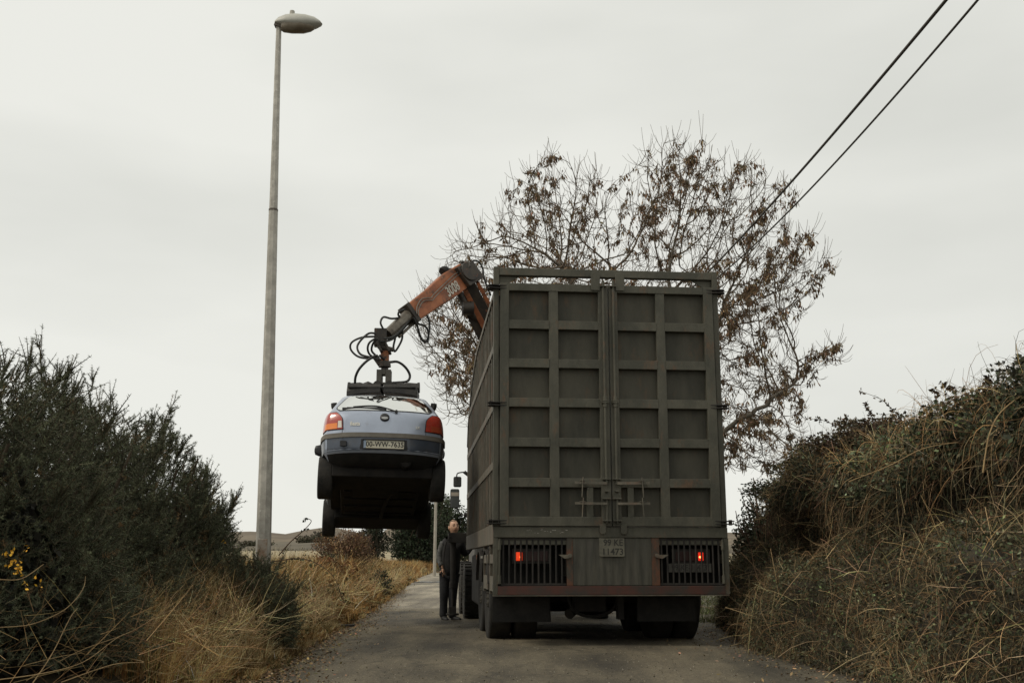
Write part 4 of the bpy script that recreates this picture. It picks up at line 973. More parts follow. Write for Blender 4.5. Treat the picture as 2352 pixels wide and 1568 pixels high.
jk = [(-.10, 0, .72, (.205, .155)), (-.10, 0, .98, (.19, .15)), (-.085, 0, 1.18, (.195, .14)), (-.07, 0, 1.31, (.175, .12)), (-.06, 0, 1.40, (.095, .085)), (-.05, 0, 1.465, (.080, .076)),
      (.085, .0, 1.33, .095), (.165, .06, 1.13, .074), (.27, .17, 1.28, .052), (-.19, .0, 1.335, .092), (-.235, -.01, 1.25, .085)]
joined('jacket', [skin('j', jk, [(0, 1), (1, 2), (2, 3), (3, 4), (4, 5), (3, 6), (6, 7), (7, 8), (3, 9), (9, 10)], None, None, 2)], M_coat, man)
sv = []; P_ = [Vector((-.20, 0, 1.355)), Vector((-.25, -.015, 1.22)), Vector((-.275, -.03, 1.09)), Vector((-.26, -.07, 1.0)), Vector((-.222, -.12, .91))]; k_ = 0
for a, c in zip(P_, P_[1:]):
    for t in np.linspace(0, 1, 5)[:-1]: p = a.lerp(c, float(t)); sv.append((*p, (.082-.0016*k_)*(1.0 if k_ % 2 else .86))); k_ += 1
joined('sleeve', [skin('s', sv, [(i, i+1) for i in range(len(sv)-1)], None, None, 1)], M_sleeve, man)
tr = [(-.10, 0, .90, (.165, .125)), (-.175, 0, .78, .112), (-.185, -.02, .60, .098), (-.19, -.03, .46, .084), (-.195, 0, .28, .074), (-.20, .02, .05, .082),
      (-.03, 0, .78, .112), (-.035, -.02, .60, .098), (-.04, -.03, .46, .084), (-.045, -.01, .28, .074), (-.05, 0, .05, .082)]
joined('trousers', [skin('t', tr, [(0, 1), (1, 2), (2, 3), (3, 4), (4, 5), (0, 6), (6, 7), (7, 8), (8, 9), (9, 10)], None, None, 2)], M_jean, man)
for a, c in (((-.205, .04, .055), (-.13, -.13, .045)), ((-.06, .02, .055), (.085, -.07, .045))):
    a, c = Vector(a), Vector(c); joined('shoe', [skin('s', [(*(a+Vector((0, 0, .03))), (.068, .062)), (*a.lerp(c, .45), (.058, .055)), (*c, (.045, .036)), (*(c+(c-a)*.22), (.03, .022))], [(0, 1), (1, 2), (2, 3)], None, None, 2)], M_shoe, man)

# ------------------------------------------------------------------ ASH TREE (space colonisation, keys still hanging)
def ash():
    YT = 26.0; base = Vector((at(1520, 1200, YT).x, YT, .0))
    blobs = [(1275, 515, 140, 120), (1550, 490, 140, 145), (1700, 520, 110, 115), (1080, 770, 140, 125), (1010, 760, 80, 90), (1120, 640, 120, 90), (1760, 660, 130, 110), (1825, 850, 80, 40),
             (1500, 720, 310, 125), (1725, 960, 105, 110), (1090, 920, 95, 70), (1690, 800, 120, 130), (1760, 1040, 100, 60), (1250, 700, 150, 120)]
    pts = []; wts = np.array([b_[2]*b_[3] for b_ in blobs], float); wts /= wts.sum()
    while len(pts) < 7600:
        u, v, a, c = blobs[rng.choice(len(blobs), p=wts)]
        d = rdir(1)[0]*rng.random()**(1/2.6); yy = YT+d[1]*3.4
        p = at(u+d[0]*a, v-d[2]*c, YT); pts.append((p.x, yy, p.z))
    A = np.array(pts); alive = np.ones(len(A), bool)
    nodes = [np.array(base)]; par = [-1]
    for z in np.arange(.3, 2.9, .3): nodes.append(np.array([base.x+.03*z, YT, z])); par.append(len(nodes)-2)
    top = len(nodes)-1
    for u, v, n_, yo in ((1290, 640, 20, -.8), (1545, 640, 16, .3), (1680, 680, 18, 1.0), (1180, 860, 20, .8), (1420, 600, 18, 1.4), (1800, 900, 20, -.9)):
        tgt = np.array(at(u, v, YT)); tgt[1] += yo; p0 = nodes[top].copy(); pr = top
        for k in range(1, n_+1):
            t = k/n_; q = p0+(tgt-p0)*t; q[2] = p0[2]+(tgt[2]-p0[2])*t**.85; q[0] = p0[0]+(tgt[0]-p0[0])*t**1.15
            q = q+rng.normal(0, .035, 3); nodes.append(q); par.append(pr); pr = len(nodes)-1
    st, infl, kill = .15, 1.3, .24
    for it in range(110):
        kd = kdtree.KDTree(len(nodes))
        for i, p in enumerate(nodes): kd.insert(p, i)
        kd.balance(); acc = {}
        for i in np.nonzero(alive)[0]:
            co, j, d = kd.find(A[i])
            if d < kill: alive[i] = False
            elif d < infl: acc.setdefault(j, []).append((A[i]-nodes[j])/d)
        if not acc: break
        for j, ds in acc.items():
            v = np.mean(ds, 0)+rng.normal(0, .07, 3)+np.array([0, 0, .10])+.35*(nodes[j]-nodes[par[j]])/st; nodes.append(nodes[j]+v/np.linalg.norm(v)*st); par.append(j)
        if len(nodes) > 26000: break
    N = len(nodes); P = np.array(nodes); par = np.array(par); ch = np.zeros(N, int); r = np.zeros(N)
    for i in range(1, N): ch[par[i]] += 1
    acc = np.zeros(N)
    for i in range(N-1, 0, -1):
        r[i] = max(.0060, acc[i]**(1/2.3)) if ch[i] else .0060
        acc[par[i]] += r[i]**2.3
    r[0] = .25; r = np.minimum(r, .24)
    idx = np.arange(1, N); big = r[idx] > .03
    V1, F1 = prisms(P[par[idx[big]]], P[idx[big]], r[par[idx[big]]]*.96, r[idx[big]], 7)
    sm_ = idx[~big]; V2, F2 = prisms(P[par[sm_]], P[sm_], np.minimum(r[par[sm_]], .03), r[sm_], 4)
    # twigs: upturned whiskers at tips and along thin wood
    tips = np.concatenate([np.nonzero((ch == 0))[0], rng.choice(np.nonzero((r < .012))[0], 5000)])
    tips = tips[tips > top]; d0 = nrm(P[tips]-P[par[tips]])
    d = nrm(d0+rng.normal(0, .42, d0.shape)+np.array([0, 0, .18])); L_ = (rng.uniform(.18, .5, len(tips))*(1+.35*sm(8.5, 12, P[tips][:, 2])*(ch[tips] == 0)))[:, None]
    Tw = np.stack([P[tips], P[tips]+d*L_*.4, P[tips]+d*L_*.7+np.array([0, 0, .05])*L_*2, P[tips]+d*L_*.95+np.array([0, 0, .16])*L_*2], 1)
    V3, F3 = strands(Tw, np.array([.0058, .0052, .0048, .0035])[None], 3)
    # keys: bunches of small brown hanging blades
    zz = np.sin(P[tips][:, 0]*1.9+1)*np.cos(P[tips][:, 2]*1.7+P[tips][:, 0]*.6)+1.1*np.sin(P[tips][:, 0]*4.1)*np.sin(P[tips][:, 2]*3.9+1)+rng.normal(0, .22, len(tips))
    sel = tips[zz-1.1*sm(4.2, 5.5, np.abs(P[tips][:, 0]-(base.x-.6)))-.4*sm(10.5, 12, P[tips][:, 2]) > .18]; npb = 10
    c = np.repeat(P[sel], npb, 0)+rng.normal(0, .045, (len(sel)*npb, 3))
    D = nrm(np.array([0, 0, -1.])+rng.normal(0, .42, c.shape)); Nn = rdir(len(c))
    V4, F4 = leaves(c, D, Nn, rng.uniform(.07, .19, len(c)), rng.uniform(.011, .026, len(c)))
    ob = base
    t = empty('ash_tree', base, label='large bare ash tree with brown seed bunches standing behind the lorry', cat='tree')
    b3 = np.array(base)
    M_bark = mat('ash_bark', (.17, .15, .12), (.10, .085, .065), 3, .9, c3=(.06, .05, .035), s3=6)
    M_twig = mat('ash_twigs', (.10, .075, .052), (.15, .115, .08), 3, .9)
    npmesh('trunk', [(V1-b3, F1, None)], M_bark, t, smooth=True)
    npmesh('crown', [(V2-b3, F2, None), (V3-b3, F3, None)], M_twig, t)
    Cc = colv(len(F4), (.135, .088, .048), .4, .08)
    npmesh('seed_bunches', [(V4-b3, F4, Cc)], mat('ash_keys', (1, 1, 1), attr=True, rough=.9), t)
ash()

# ------------------------------------------------------------------ GORSE
M_gorse = mat('gorse_spines', (1, 1, 1), attr=True, rough=.75, spec=.3)
M_stem = mat('woody_stem', (.06, .045, .03), (.10, .075, .05), 8, .9)
def shoots_mesh(P, D, Ln, nsp, spl, spw, base_c, tipc):
    """P,D (S,3) shoots with spines"""
    S_ = len(P); bend = rng.normal(0, .12, (S_, 3))+np.array([0, 0, .10])
    def pos(t): return P[:, None]+D[:, None]*(Ln[:, None]*t)[..., None]+bend[:, None]*((Ln[:, None]*t*t))[..., None]
    T = np.broadcast_to(np.linspace(0, 1, 4), (S_, 4)); st = pos(T)
    V1, F1 = strands(st, np.array([.0045, .004, .003, .0012])[None], 3)
    t = rng.random((S_, nsp))*.97+.03; Q = pos(t); Dq = nrm(D[:, None]+2*bend[:, None]*t[..., None])
    A, B = perp(Dq); an = rng.random((S_, nsp))*2*np.pi
    rad = A*np.cos(an)[..., None]+B*np.sin(an)[..., None]
    sd = nrm(Dq*.45+rad*.95); ln = spl*rng.uniform(.6, 1.3, (S_, nsp))*(1.15-.5*t); W_ = nrm(np.cross(sd, rdir(S_*nsp).reshape(S_, nsp, 3)))*spw
    a = Q-W_; b_ = Q+W_; c = Q+sd*ln[..., None]
    V2 = np.stack([a, b_, c], 2).reshape(-1, 3); F2 = np.arange(S_*nsp*3).reshape(-1, 3)
    sc_ = np.exp(rng.normal(0, .28, (S_, 1, 1)))
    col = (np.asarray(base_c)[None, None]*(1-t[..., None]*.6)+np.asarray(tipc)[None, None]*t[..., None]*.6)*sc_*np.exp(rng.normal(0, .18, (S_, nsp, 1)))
    br = rng.random(S_) < .045; col[br] = np.array([.16, .10, .045])*np.exp(rng.normal(0, .2, (br.sum(), 1, 1)))
    c1 = np.repeat((np.array([.07, .06, .035])[None]*sc_[:, 0]), 9, 0)
    return [(V1, F1, c1), (V2, F2, col.reshape(-1, 3))]
def gorse(cx, cy, rx, ry, h, n, label, spl=.022, spw=.0018, nsp=38, lean=0.0, flowers=None, z0=.2, lead=50):
    zb = float(ground_z(cx, cy)); g = empty('gorse_bush', (cx, cy, zb), label=label, cat='bush', group=None)
    # surface points on a lumpy dome
    th_ = rng.random(n)*2*np.pi; ph = rng.random(n)**.8
    d = np.stack([np.cos(th_)*np.sqrt(1-ph**2), np.sin(th_)*np.sqrt(1-ph**2), ph], 1)
    lump = 1+.13*np.sin(d[:, 0]*6+cx*3)*np.cos(d[:, 1]*6+cy)+.09*np.sin(d[:, 2]*11+d[:, 0]*8+cy*2)+.05*np.sin(d[:, 1]*17+d[:, 2]*13)
    rr = (1-.30*rng.random(n)**2)*lump*.88
    P = np.stack([d[:, 0]*rx*rr*(1-.15*np.maximum(0, .3-d[:, 2])), d[:, 1]*ry*rr, np.maximum(z0*.3, d[:, 2]*h*rr)], 1)
    D = nrm(d*np.array([.9, .9, .4])+np.array([0, 0, .35])+rng.normal(0, .62, (n, 3)))
    Ln = rng.uniform(.07, .17, n)
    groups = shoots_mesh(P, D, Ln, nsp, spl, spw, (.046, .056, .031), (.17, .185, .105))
    # leading sprays above the outline, each with side shoots
    k = lead; th_ = rng.random(k)*2*np.pi; ph = rng.uniform(.35, 1, k)
    d = np.stack([np.cos(th_)*np.sqrt(1-ph**2), np.sin(th_)*np.sqrt(1-ph**2), ph], 1)
    lump = 1+.13*np.sin(d[:, 0]*6+cx*3)*np.cos(d[:, 1]*6+cy)+.09*np.sin(d[:, 2]*11+d[:, 0]*8+cy*2)+.05*np.sin(d[:, 1]*17+d[:, 2]*13)
    P = d*np.array([rx, ry, h])*.88*lump[:, None]; D = nrm(d*np.array([.7, .7, .3])+np.array([.0, 0, .8])+rng.normal(0, .18, (k, 3))); Ln = rng.uniform(.20, .38, k)*(.75 if cy < 7 else 1)
    groups += shoots_mesh(P, D, Ln, int(nsp*2.6), spl*1.1, spw, (.040, .048, .027), (.14, .15, .083))
    m_ = 14; t = rng.random((k, m_))*.85; Ps = (P[:, None]+D[:, None]*(Ln[:, None]*t)[..., None]).reshape(-1, 3)
    Ds = nrm(np.repeat(D, m_, 0)+rng.normal(0, .42, (k*m_, 3))); groups += shoots_mesh(Ps, Ds, rng.uniform(.07, .19, k*m_), nsp, spl, spw, (.042, .05, .028), (.14, .15, .083))
    # inner twiggy mass
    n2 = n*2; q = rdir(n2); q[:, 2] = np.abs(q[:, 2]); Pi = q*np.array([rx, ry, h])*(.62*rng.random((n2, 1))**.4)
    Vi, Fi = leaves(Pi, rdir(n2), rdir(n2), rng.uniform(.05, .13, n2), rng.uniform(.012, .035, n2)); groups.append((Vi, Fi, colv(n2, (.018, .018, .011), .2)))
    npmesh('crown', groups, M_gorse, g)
    k = 14; th_ = rng.random(k)*2*np.pi; ro = rng.random(k)*.3
    a = np.stack([np.cos(th_)*ro*rx, np.sin(th_)*ro*ry, np.full(k, -.1)], 1); e = np.stack([np.cos(th_)*rx*.6, np.sin(th_)*ry*.6, h*rng.uniform(.5, .8, k)], 1)
    Vs, Fs = strands(np.stack([a, (a+e)/2*[.8, .8, 1], e], 1), np.array([.03, .02, .01])[None], 6); npmesh('stems', [(Vs, Fs, None)], M_stem, g)
    if flowers is not None:
        fp_ = np.array(flowers)-np.array([cx, cy, zb]); nf = len(fp_)*5
        c = np.repeat(fp_, 5, 0)+rng.normal(0, .009, (nf, 3)); Vf, Ff = leaves(c, nrm(rdir(nf)+[0, -.6, .2]), rdir(nf), rng.uniform(.012, .022, nf), rng.uniform(.004, .008, nf))
        npmesh('flowers', [(Vf, Ff, colv(nf, (.62, .34, .03), .25, .05))], M_gorse, g)
    return g
fl = [at(u+random.uniform(-4, 4), v+random.uniform(-4, 4), 5.05+random.uniform(-.1, .1)) for u, v in ((22, 1272), (30, 1268), (42, 1282), (20, 1292), (28, 1300), (36, 1298), (50, 1305), (48, 1312), (33, 1315), (40, 1318), (58, 1345), (92, 1342), (82, 1320), (60, 1262), (14, 1268))]
gorse(-3.45, 6.35, 1.25, 1.55, 2.08, 6600, 'tallest gorse bush at the left edge, with yellow flowers low down', .027, .0021, 40, flowers=fl)
gorse(-3.72, 8.75, 1.12, 1.2, 2.14, 4600, 'dark gorse bush with raised shoots, just right of the tallest one', .029, .0025, 38)
gorse(-3.80, 10.7, 1.05, 1.1, 2.06, 4000, 'dark rounded gorse bush, third from the left edge', .031, .0029, 36)
fl = [at(513, 1242, 10.9), at(517, 1243, 10.9), at(522, 1301, 10.9)]
gorse(-3.52, 11.8, .55, .8, 1.62, 2000, 'narrow gorse bush with thin shoots standing left of the street lamp', .031, .0030, 32, flowers=fl, lead=22)
gorse(-2.98, 11.95, .45, .4, .66, 1100, 'low gorse bush hiding the foot of the street lamp', .031, .0030, 30, lead=8)
gorse(-2.56, 10.75, .44, .6, .86, 1700, 'low dark gorse mound in front of the street lamp foot', .030, .0028, 30, lead=8)
gorse(-3.10, 7.4, .6, 1.2, .80, 1300, 'low gorse skirt under the tallest bush, behind the bent dry stalks', .028, .0022, 32, lead=10)
gorse(-3.10, 9.3, .45, .8, .80, 1000, 'low gorse clump between the dry grass and the second bush', .028, .0024, 32, lead=8)

# ------------------------------------------------------------------ DRY GRASS, left verge
M_grass = mat('dry_grass_blades', (1, 1, 1), attr=True, rough=.85, spec=.2)
def grass(n, y0, y1, hmin, hmax, wid, dens_pow=1.0, xr=(0, 4.5), pal=None, clump=.25, K=4):
    y = y0+(y1-y0)*rng.random(n)**dens_pow; d = xr[0]+(xr[1]-xr[0])*rng.random(n)**1.25
    x = el(y)-d+.05
    # pull into tussocks
    gx = np.round(x/clump)*clump; gy_ = np.round(y/clump)*clump; hsh = np.sin(gx*12.9898+gy_*78.233)*43758.5; hsh = hsh-np.floor(hsh); h2 = np.sin(gx*39.3+gy_*11.1)*9631.7; h2 = h2-np.floor(h2)
    x = x+(gx+(hsh-.5)*clump-x)*.55; y = y+(gy_+(h2-.5)*clump-y)*.55
    z = ground_z(x, y)-.01
    h = .85*rng.uniform(hmin, hmax, n)*(.55+.7*h2)*np.clip(.30+(el(y)-x)*1.3, .25, 1)
    a = hsh*2*np.pi+rng.normal(0, 1.2, n); ln_ = rng.uniform(.15, .95, n)*(.5+.8*h2)
    dr = np.stack([np.cos(a)+.25, np.sin(a)-.15, np.zeros(n)], 1)*ln_[:, None]
    t = np.linspace(0, 1, K)[None, :, None]; base_ = np.stack([x, y, z], 1)[:, None]
    P = base_+np.array([0, 0, 1.])*h[:, None, None]*(t*1.15-.38*t**2.4*ln_[:, None, None])+dr[:, None]*(t**1.8)*h[:, None, None]*.95
    W_ = (wid*rng.uniform(.6, 1.3, n))[:, None]*np.linspace(1, .15, K)[None]
    sa = rng.random(n)*2*np.pi; Sd = np.stack([np.cos(sa), np.sin(sa), np.zeros(n)], 1)
    V, F = ribbons(P, W_, Sd)
    pal = np.array(pal); ci = np.clip((hsh*len(pal)+rng.normal(0, .7, n)).astype(int), 0, len(pal)-1)
    c = pal[ci]*np.array([.90, .84, .73])*np.exp(rng.normal(0, .42, (n, 1))+(.35*noise2(x, y, 1.9, 5)+.35*noise2(x, y, .8, 9))[:, None])*np.exp(.22*noise2(x, y, 1.1, 2)[:, None]*np.array([.6, 0, -.5])); return V, F, np.repeat(np.clip(c, 0, .9), K-1, 0)
PAL = [(.40, .28, .13), (.52, .40, .22), (.25, .14, .055), (.58, .46, .27), (.12, .12, .055), (.30, .17, .07), (.07, .075, .035), (.44, .31, .15), (.16, .09, .04)]
PAL2 = [(.42, .27, .11), (.30, .16, .06), (.50, .38, .20), (.17, .09, .04), (.44, .28, .12), (.10, .10, .05), (.55, .43, .25)]
g1 = grass(50000, 8.2, 17, .22, .58, .0028, 1.0, (-.08, 1.9), PAL, .17)
g0 = grass(13000, 7.6, 11.5, .35, .85, .0022, 1.0, (.1, 1.2), PAL, .15)
g2 = grass(52000, 16, 46, .35, .85, .0055, 1.2, (-.05, 4.5), PAL2, .4)
g3 = grass(16000, 44, 105, .4, .8, .014, 1.1, (-.05, 5), PAL2, .8)
def stiff(n, y0, y1, lmin, lmax, wid, dmax):
    y = y0+(y1-y0)*rng.random(n)**1.2; x = el(y)-dmax*rng.random(n)**1.2-.05; z = ground_z(x, y)+rng.uniform(.05, .45, n)
    a = rng.random(n)*2*np.pi; e = rng.uniform(-.35, 1.25, n); D = np.stack([np.cos(a)*np.cos(e), np.sin(a)*np.cos(e), np.sin(e)], 1); L_ = rng.uniform(lmin, lmax, n)[:, None]
    P = np.stack([x, y, z], 1); B_ = rng.normal(0, .12, (n, 3)); V, F = strands(np.stack([P, P+D*L_*.5+B_*L_*.5, P+D*L_], 1), np.array([1, .8, .35])[None]*wid, 3)
    return V, F, np.repeat(colv(n, (.48, .36, .19), .45, .08), 6, 0)
def bits(n, y0, y1, ls, dmax):
    y = y0+(y1-y0)*rng.random(n)**1.2; x = el(y)-dmax*rng.random(n)**1.2+.08; z = ground_z(x, y)+rng.random(n)*np.clip((el(y)-x)*1.2, .03, .5)
    V, F = leaves(np.stack([x, y, z], 1), rdir(n), rdir(n), ls*rng.uniform(.5, 1.5, n), ls*.28*rng.uniform(.5, 1.4, n)); pal = np.array([(.30, .15, .05), (.40, .27, .12), (.10, .10, .045), (.18, .09, .035), (.06, .065, .03)])
    return V, F, pal[rng.integers(0, 5, n)]*np.exp(rng.normal(0, .35, (n, 1)))
g4 = stiff(5200, 7.8, 17, .12, .45, .0022, 1.6); g5 = stiff(4200, 16, 50, .2, .6, .005, 3.5); g6 = bits(26000, 8.3, 18, .035, 1.6); g7 = bits(34000, 17, 60, .085, 4)
o = npmesh('dry_grass', [g0, g1, g2, g3, g4, g5, g6, g7], M_grass); tag(o, kind='stuff', label='dry straw coloured grass and bracken along the left verge', cat='grass')
# dead leaves and grit on the road edges
n = 16000; y = 8.2+30*rng.random(n)**1.4; sd_ = rng.random(n) < .75
x = np.where(sd_, el(y)+np.abs(rng.normal(0, .28, n))-.05, er(y)+.2-np.abs(rng.normal(0, .5, n))); z = gz(y)+.024+.03*(1-np.clip(np.abs((x-.2)/2.6), 0, 1)**2)
V, F = leaves(np.stack([x, y, z], 1), nrm(rng.normal(0, 1, (n, 3))*[1, 1, .25]), nrm(rng.normal(0, .4, (n, 3))+[0, 0, 1]), rng.uniform(.012, .045, n), rng.uniform(.004, .014, n))
o = npmesh('leaf_litter', [(V, F, colv(n, (.17, .115, .06), .5, .1))], M_grass); tag(o, kind='stuff', label='scattered dead leaves and straw along both road edges', cat='leaf litter')
# long pale stalks bent over in the left foreground: individual canes
M_cane = mat('pale_cane', (.36, .25, .12), (.26, .17, .08), 12, .75)
canes = [([(0, 1440), (75, 1432), (150, 1398), (190, 1352), (196, 1322)], 5.4, 'pale bent cane curving upward in the left foreground'),
         ([(-20, 1562), (100, 1545), (190, 1520), (260, 1470), (285, 1455)], 5.2, 'long straw stalk lying low across the bottom left corner'),
         ([(75, 1568), (120, 1500), (160, 1420), (178, 1396)], 5.3, 'thin upright stalk rising from the bottom edge at the left'),
         ([(60, 1562), (180, 1495), (310, 1445), (420, 1370)], 5.8, 'long pale stem slanting up to the right through the dark gorse'),
         ([(140, 1566), (260, 1525), (330, 1520), (300, 1512)], 5.4, 'pale broken stalk low at the bottom edge'),
         ([(0, 1330), (50, 1328), (100, 1295)], 5.0, 'short pale twig forking at the left picture edge'),
         ([(350, 1385), (430, 1330), (480, 1302)], 8.6, 'straight pale straw slanting above the dry grass'),
         ([(430, 1400), (470, 1330), (450, 1300), (432, 1262)], 8.8, 'tall pale straw standing against the dark gorse')]
for path, Y_, lab in canes:
    m = MB(); pp = [at(u, v, Y_+.12*i) for i, (u, v) in enumerate(path)]; m.tube(pp, lambda t: .0028*(1-.6*t), 6, 5); o = m.build('dry_cane', M_cane, None, smooth=True)
    tag(o, lab, 'stalk', 'dry canes in the left foreground')
# mess of finer stalks
n = 420; P0 = []
for k in range(n):
    u = random.uniform(-60, 520); v = random.uniform(1400, 1600); Y_ = random.uniform(5.0, 8.5); p = at(u, v, Y_); p.z = max(p.z, .25); a = random.choice((random.uniform(-.2, 1.3), random.uniform(-.2, 1.3), random.uniform(1.3, 3.0))); l0 = random.uniform(.06, .34)
    d = Vector((math.cos(a), random.uniform(-.3, .3), math.sin(a)*.7)).normalized(); up_ = Vector((0, 0, random.uniform(-.25, .25)))
    P0.append([p, p+d*l0*.35+up_*.06*l0, p+d*l0*.7+up_*.2*l0, p+d*l0+up_*.5*l0])
V, F = strands(np.array([[list(q) for q in s_] for s_ in P0]), np.array([.0015, .0013, .001, .0005])[None], 3)
o = npmesh('straw_tangle', [(V, F, np.repeat(colv(n, (.26, .17, .08), .4, .06), 9, 0))], M_grass); tag(o, kind='stuff', label='fine tangled straw in the left foreground', cat='straw')
# bramble shoots on the left
M_bram = mat('bramble_stem', (.07, .035, .022), (.10, .06, .035), 10, .8)
def bramble(path, Y_, lab, r=.006, leafn=7, lc=(.05, .055, .028), dy=.0, group=None):
    pp = [at(u, v, Y_+dy*i) for i, (u, v) in enumerate(path)]; g = empty('bramble_shoot', pp[0], label=lab, cat='bramble', group=group)
    m = MB(); m.tube([p-pp[0] for p in pp], lambda t: r*(1-.65*t), 6, 5); m.build('stem', M_bram, g, smooth=True)
    if leafn:
        q = []
        for k in range(leafn):
            t = random.uniform(.15, 1)*(len(pp)-1); i = min(int(t), len(pp)-2); q.append(pp[i].lerp(pp[i+1], t-i)-pp[0])
        q = np.array([list(a) for a in q]); q = np.repeat(q, 3, 0)+rng.normal(0, .008, (leafn*3, 3)); V, F = leaves(q, nrm(rdir(leafn*3)+[0, 0, .2]), rdir(leafn*3), rng.uniform(.03, .055, leafn*3), rng.uniform(.01, .018, leafn*3))
        npmesh('leaves', [(V, F, colv(len(F), lc, .3))], M_grass, g)
bramble([(640, 1275), (668, 1243), (700, 1215), (715, 1196), (703, 1190), (698, 1193)], 11.2, 'lone bramble shoot arching up against the sky beside the lamp post', .007, 4)
bramble([(620, 1290), (690, 1282), (740, 1300), (770, 1330), (790, 1385)], 11.6, 'dark bramble shoot arching over the grass right of the lamp post', .007, 8)
bramble([(340, 1415), (420, 1445), (470, 1500), (520, 1560)], 8.4, 'dark bramble stem trailing down through the dry grass by the road', .007, 8)
bramble([(455, 1395), (520, 1420), (560, 1480), (575, 1530)], 8.8, 'thin dark bramble stem nearest the road edge at bottom left', .005, 6)

# ------------------------------------------------------------------ BUSHES AND TREES down the lane
def leafbush(name, cx, cy, rx, ry, h, n, lab, col, ls=.05, stemc=None, open_=.35, twigs=250, cat='bush', group=None, trunk=False, z0=0.0, up=.2):
    zb = float(ground_z(cx, cy)); g = empty(name, (cx, cy, zb), label=lab, cat=cat, group=group)
    nb = 16; bc = rdir(nb)*rng.random((nb, 1))**.4; bc[:, 2] = bc[:, 2]*.5+.5; bc = bc*np.array([rx*.7, ry*.7, h*.86])+[0, 0, z0]; br = rng.uniform(.25, .5, nb)
    i = rng.integers(0, nb, n); d = rdir(n)*(rng.random((n, 1))**.35); P = bc[i]+d*np.array([rx, ry, h*.6])*br[i][:, None]; P[:, 2] = np.maximum(P[:, 2], .02)
    V, F = leaves(P, nrm(rdir(n)+[0, 0, up]), rdir(n), rng.uniform(.6, 1.4, n)*ls, rng.uniform(.22, .45, n)*ls)
    sc_ = np.exp(rng.normal(0, .25, nb))[i][:, None]; c = colv(n, col, .3, .08)*sc_
    groups = [(V, F, c)]
    npmesh('crown' if cat == 'tree' else 'foliage', groups, M_grass, g)
    k = twigs; i = rng.integers(0, nb, k); e = bc[i]+rdir(k)*np.array([rx, ry, h*.6])*br[i][:, None]*1.08; e[:, 2] = np.maximum(e[:, 2], .1); a = np.stack([rng.normal(0, rx*.12, k), rng.normal(0, ry*.12, k), np.zeros(k)], 1)
    mid = (a+e)/2+np.stack([rng.normal(0, .1, k)*rx, rng.normal(0, .1, k)*ry, rng.normal(.1, .08, k)*h], 1)
    s0 = h*.007; Vs, Fs = strands(np.stack([a, (a+mid)/2, mid, (mid+e)/2, e], 1), np.array([s0*1.6, s0, s0*.8, s0*.6, s0*.35])[None], 4)
    npmesh('trunk' if cat == 'tree' else 'stems', [(Vs, Fs, None)], stemc or M_stem, g)
    return g
def px(u, Y_): return at(u, 1287, Y_).x
leafbush('thorn_bush', px(790, 31), 31, 1.15, 1.3, 1.55, 5200, 'brown leafless thorn bush under the front wheel of the hoisted car', (.14, .085, .045), .06, mat('thorn_twigs', (.11, .065, .04), rough=.9), twigs=600)
leafbush('weed_clump', -2.62, 9.6, .26, .4, .34, 1500, 'dark green weed clump at the road edge, nearest the camera on the left', (.045, .052, .026), .035, twigs=60)
leafbush('weed_clump', -2.75, 12.6, .30, .5, .36, 1600, 'dark weed clump in the straw beside the black plastic strip', (.050, .050, .028), .04, twigs=60)
leafbush('weed_clump', -3.35, 15.5, .5, .8, .50, 2600, 'brownish green scrub patch in the middle of the left verge', (.075, .060, .032), .045, twigs=90)
leafbush('weed_clump', -3.45, 20.5, .45, .9, .45, 2400, 'dark scrub patch at the verge edge before the thorn bush', (.055, .055, .03), .05, twigs=90)
leafbush('bracken_clump', -4.3, 24.5, .8, 1.2, .75, 3600, 'rusty brown bracken clump on the verge in front of the thorn bush', (.17, .085, .035), .06, twigs=160)
leafbush('bracken_clump', -5.6, 38, 1.0, 2.0, .75, 3600, 'rusty bracken clump far along the verge, right of the ivy clad tree', (.19, .10, .04), .08, twigs=120)
leafbush('bramble_bush', px(735, 29), 29, .65, .8, .85, 2600, 'small dark green bush left of the brown thorn bush', (.045, .05, .028), .06)
leafbush('bramble_bush', px(870, 31), 30, .65, .8, .8, 2400, 'dark green bush at the foot of the ivy clad tree', (.04, .045, .026), .06)
leafbush('ivy_clad_tree', px(852, 46), 46, .85, 1.0, 2.4, 5200, 'narrow dark ivy clad tree seen beneath the front of the hoisted car', (.032, .038, .022), .11, cat='tree', twigs=160)
leafbush('bare_hawthorn', px(812, 45), 45, .9, .9, 2.1, 500, 'bare twiggy tree just left of the dark ivy clad one', (.13, .08, .05), .08, mat('hawthorn_twigs', (.12, .075, .055), rough=.9), cat='tree', twigs=700)
leafbush('evergreen_tree', px(955, 104), 104, 3.3, 3.4, 7.4, 12000, 'broad dark evergreen tree behind the hoisted car, left of the thin pole', (.028, .036, .020), .24, cat='tree', twigs=120)
leafbush('evergreen_tree', px(1022, 112), 112, 3.2, 3.4, 8.0, 12000, 'tall dark evergreen tree between the thin pole and the lorry', (.032, .040, .022), .24, cat='tree', twigs=120)
leafbush('evergreen_tree', px(985, 108), 108, 2.6, 3, 4.6, 6000, 'low evergreen tree closing the gap behind the thin pole', (.030, .038, .021), .25, cat='tree', twigs=80)
leafbush('evergreen_tree', px(1090, 150), 150, 3.6, 4, 6.0, 6000, 'dark tree glimpsed between the man and the lorry', (.034, .04, .023), .25, cat='tree', twigs=80)
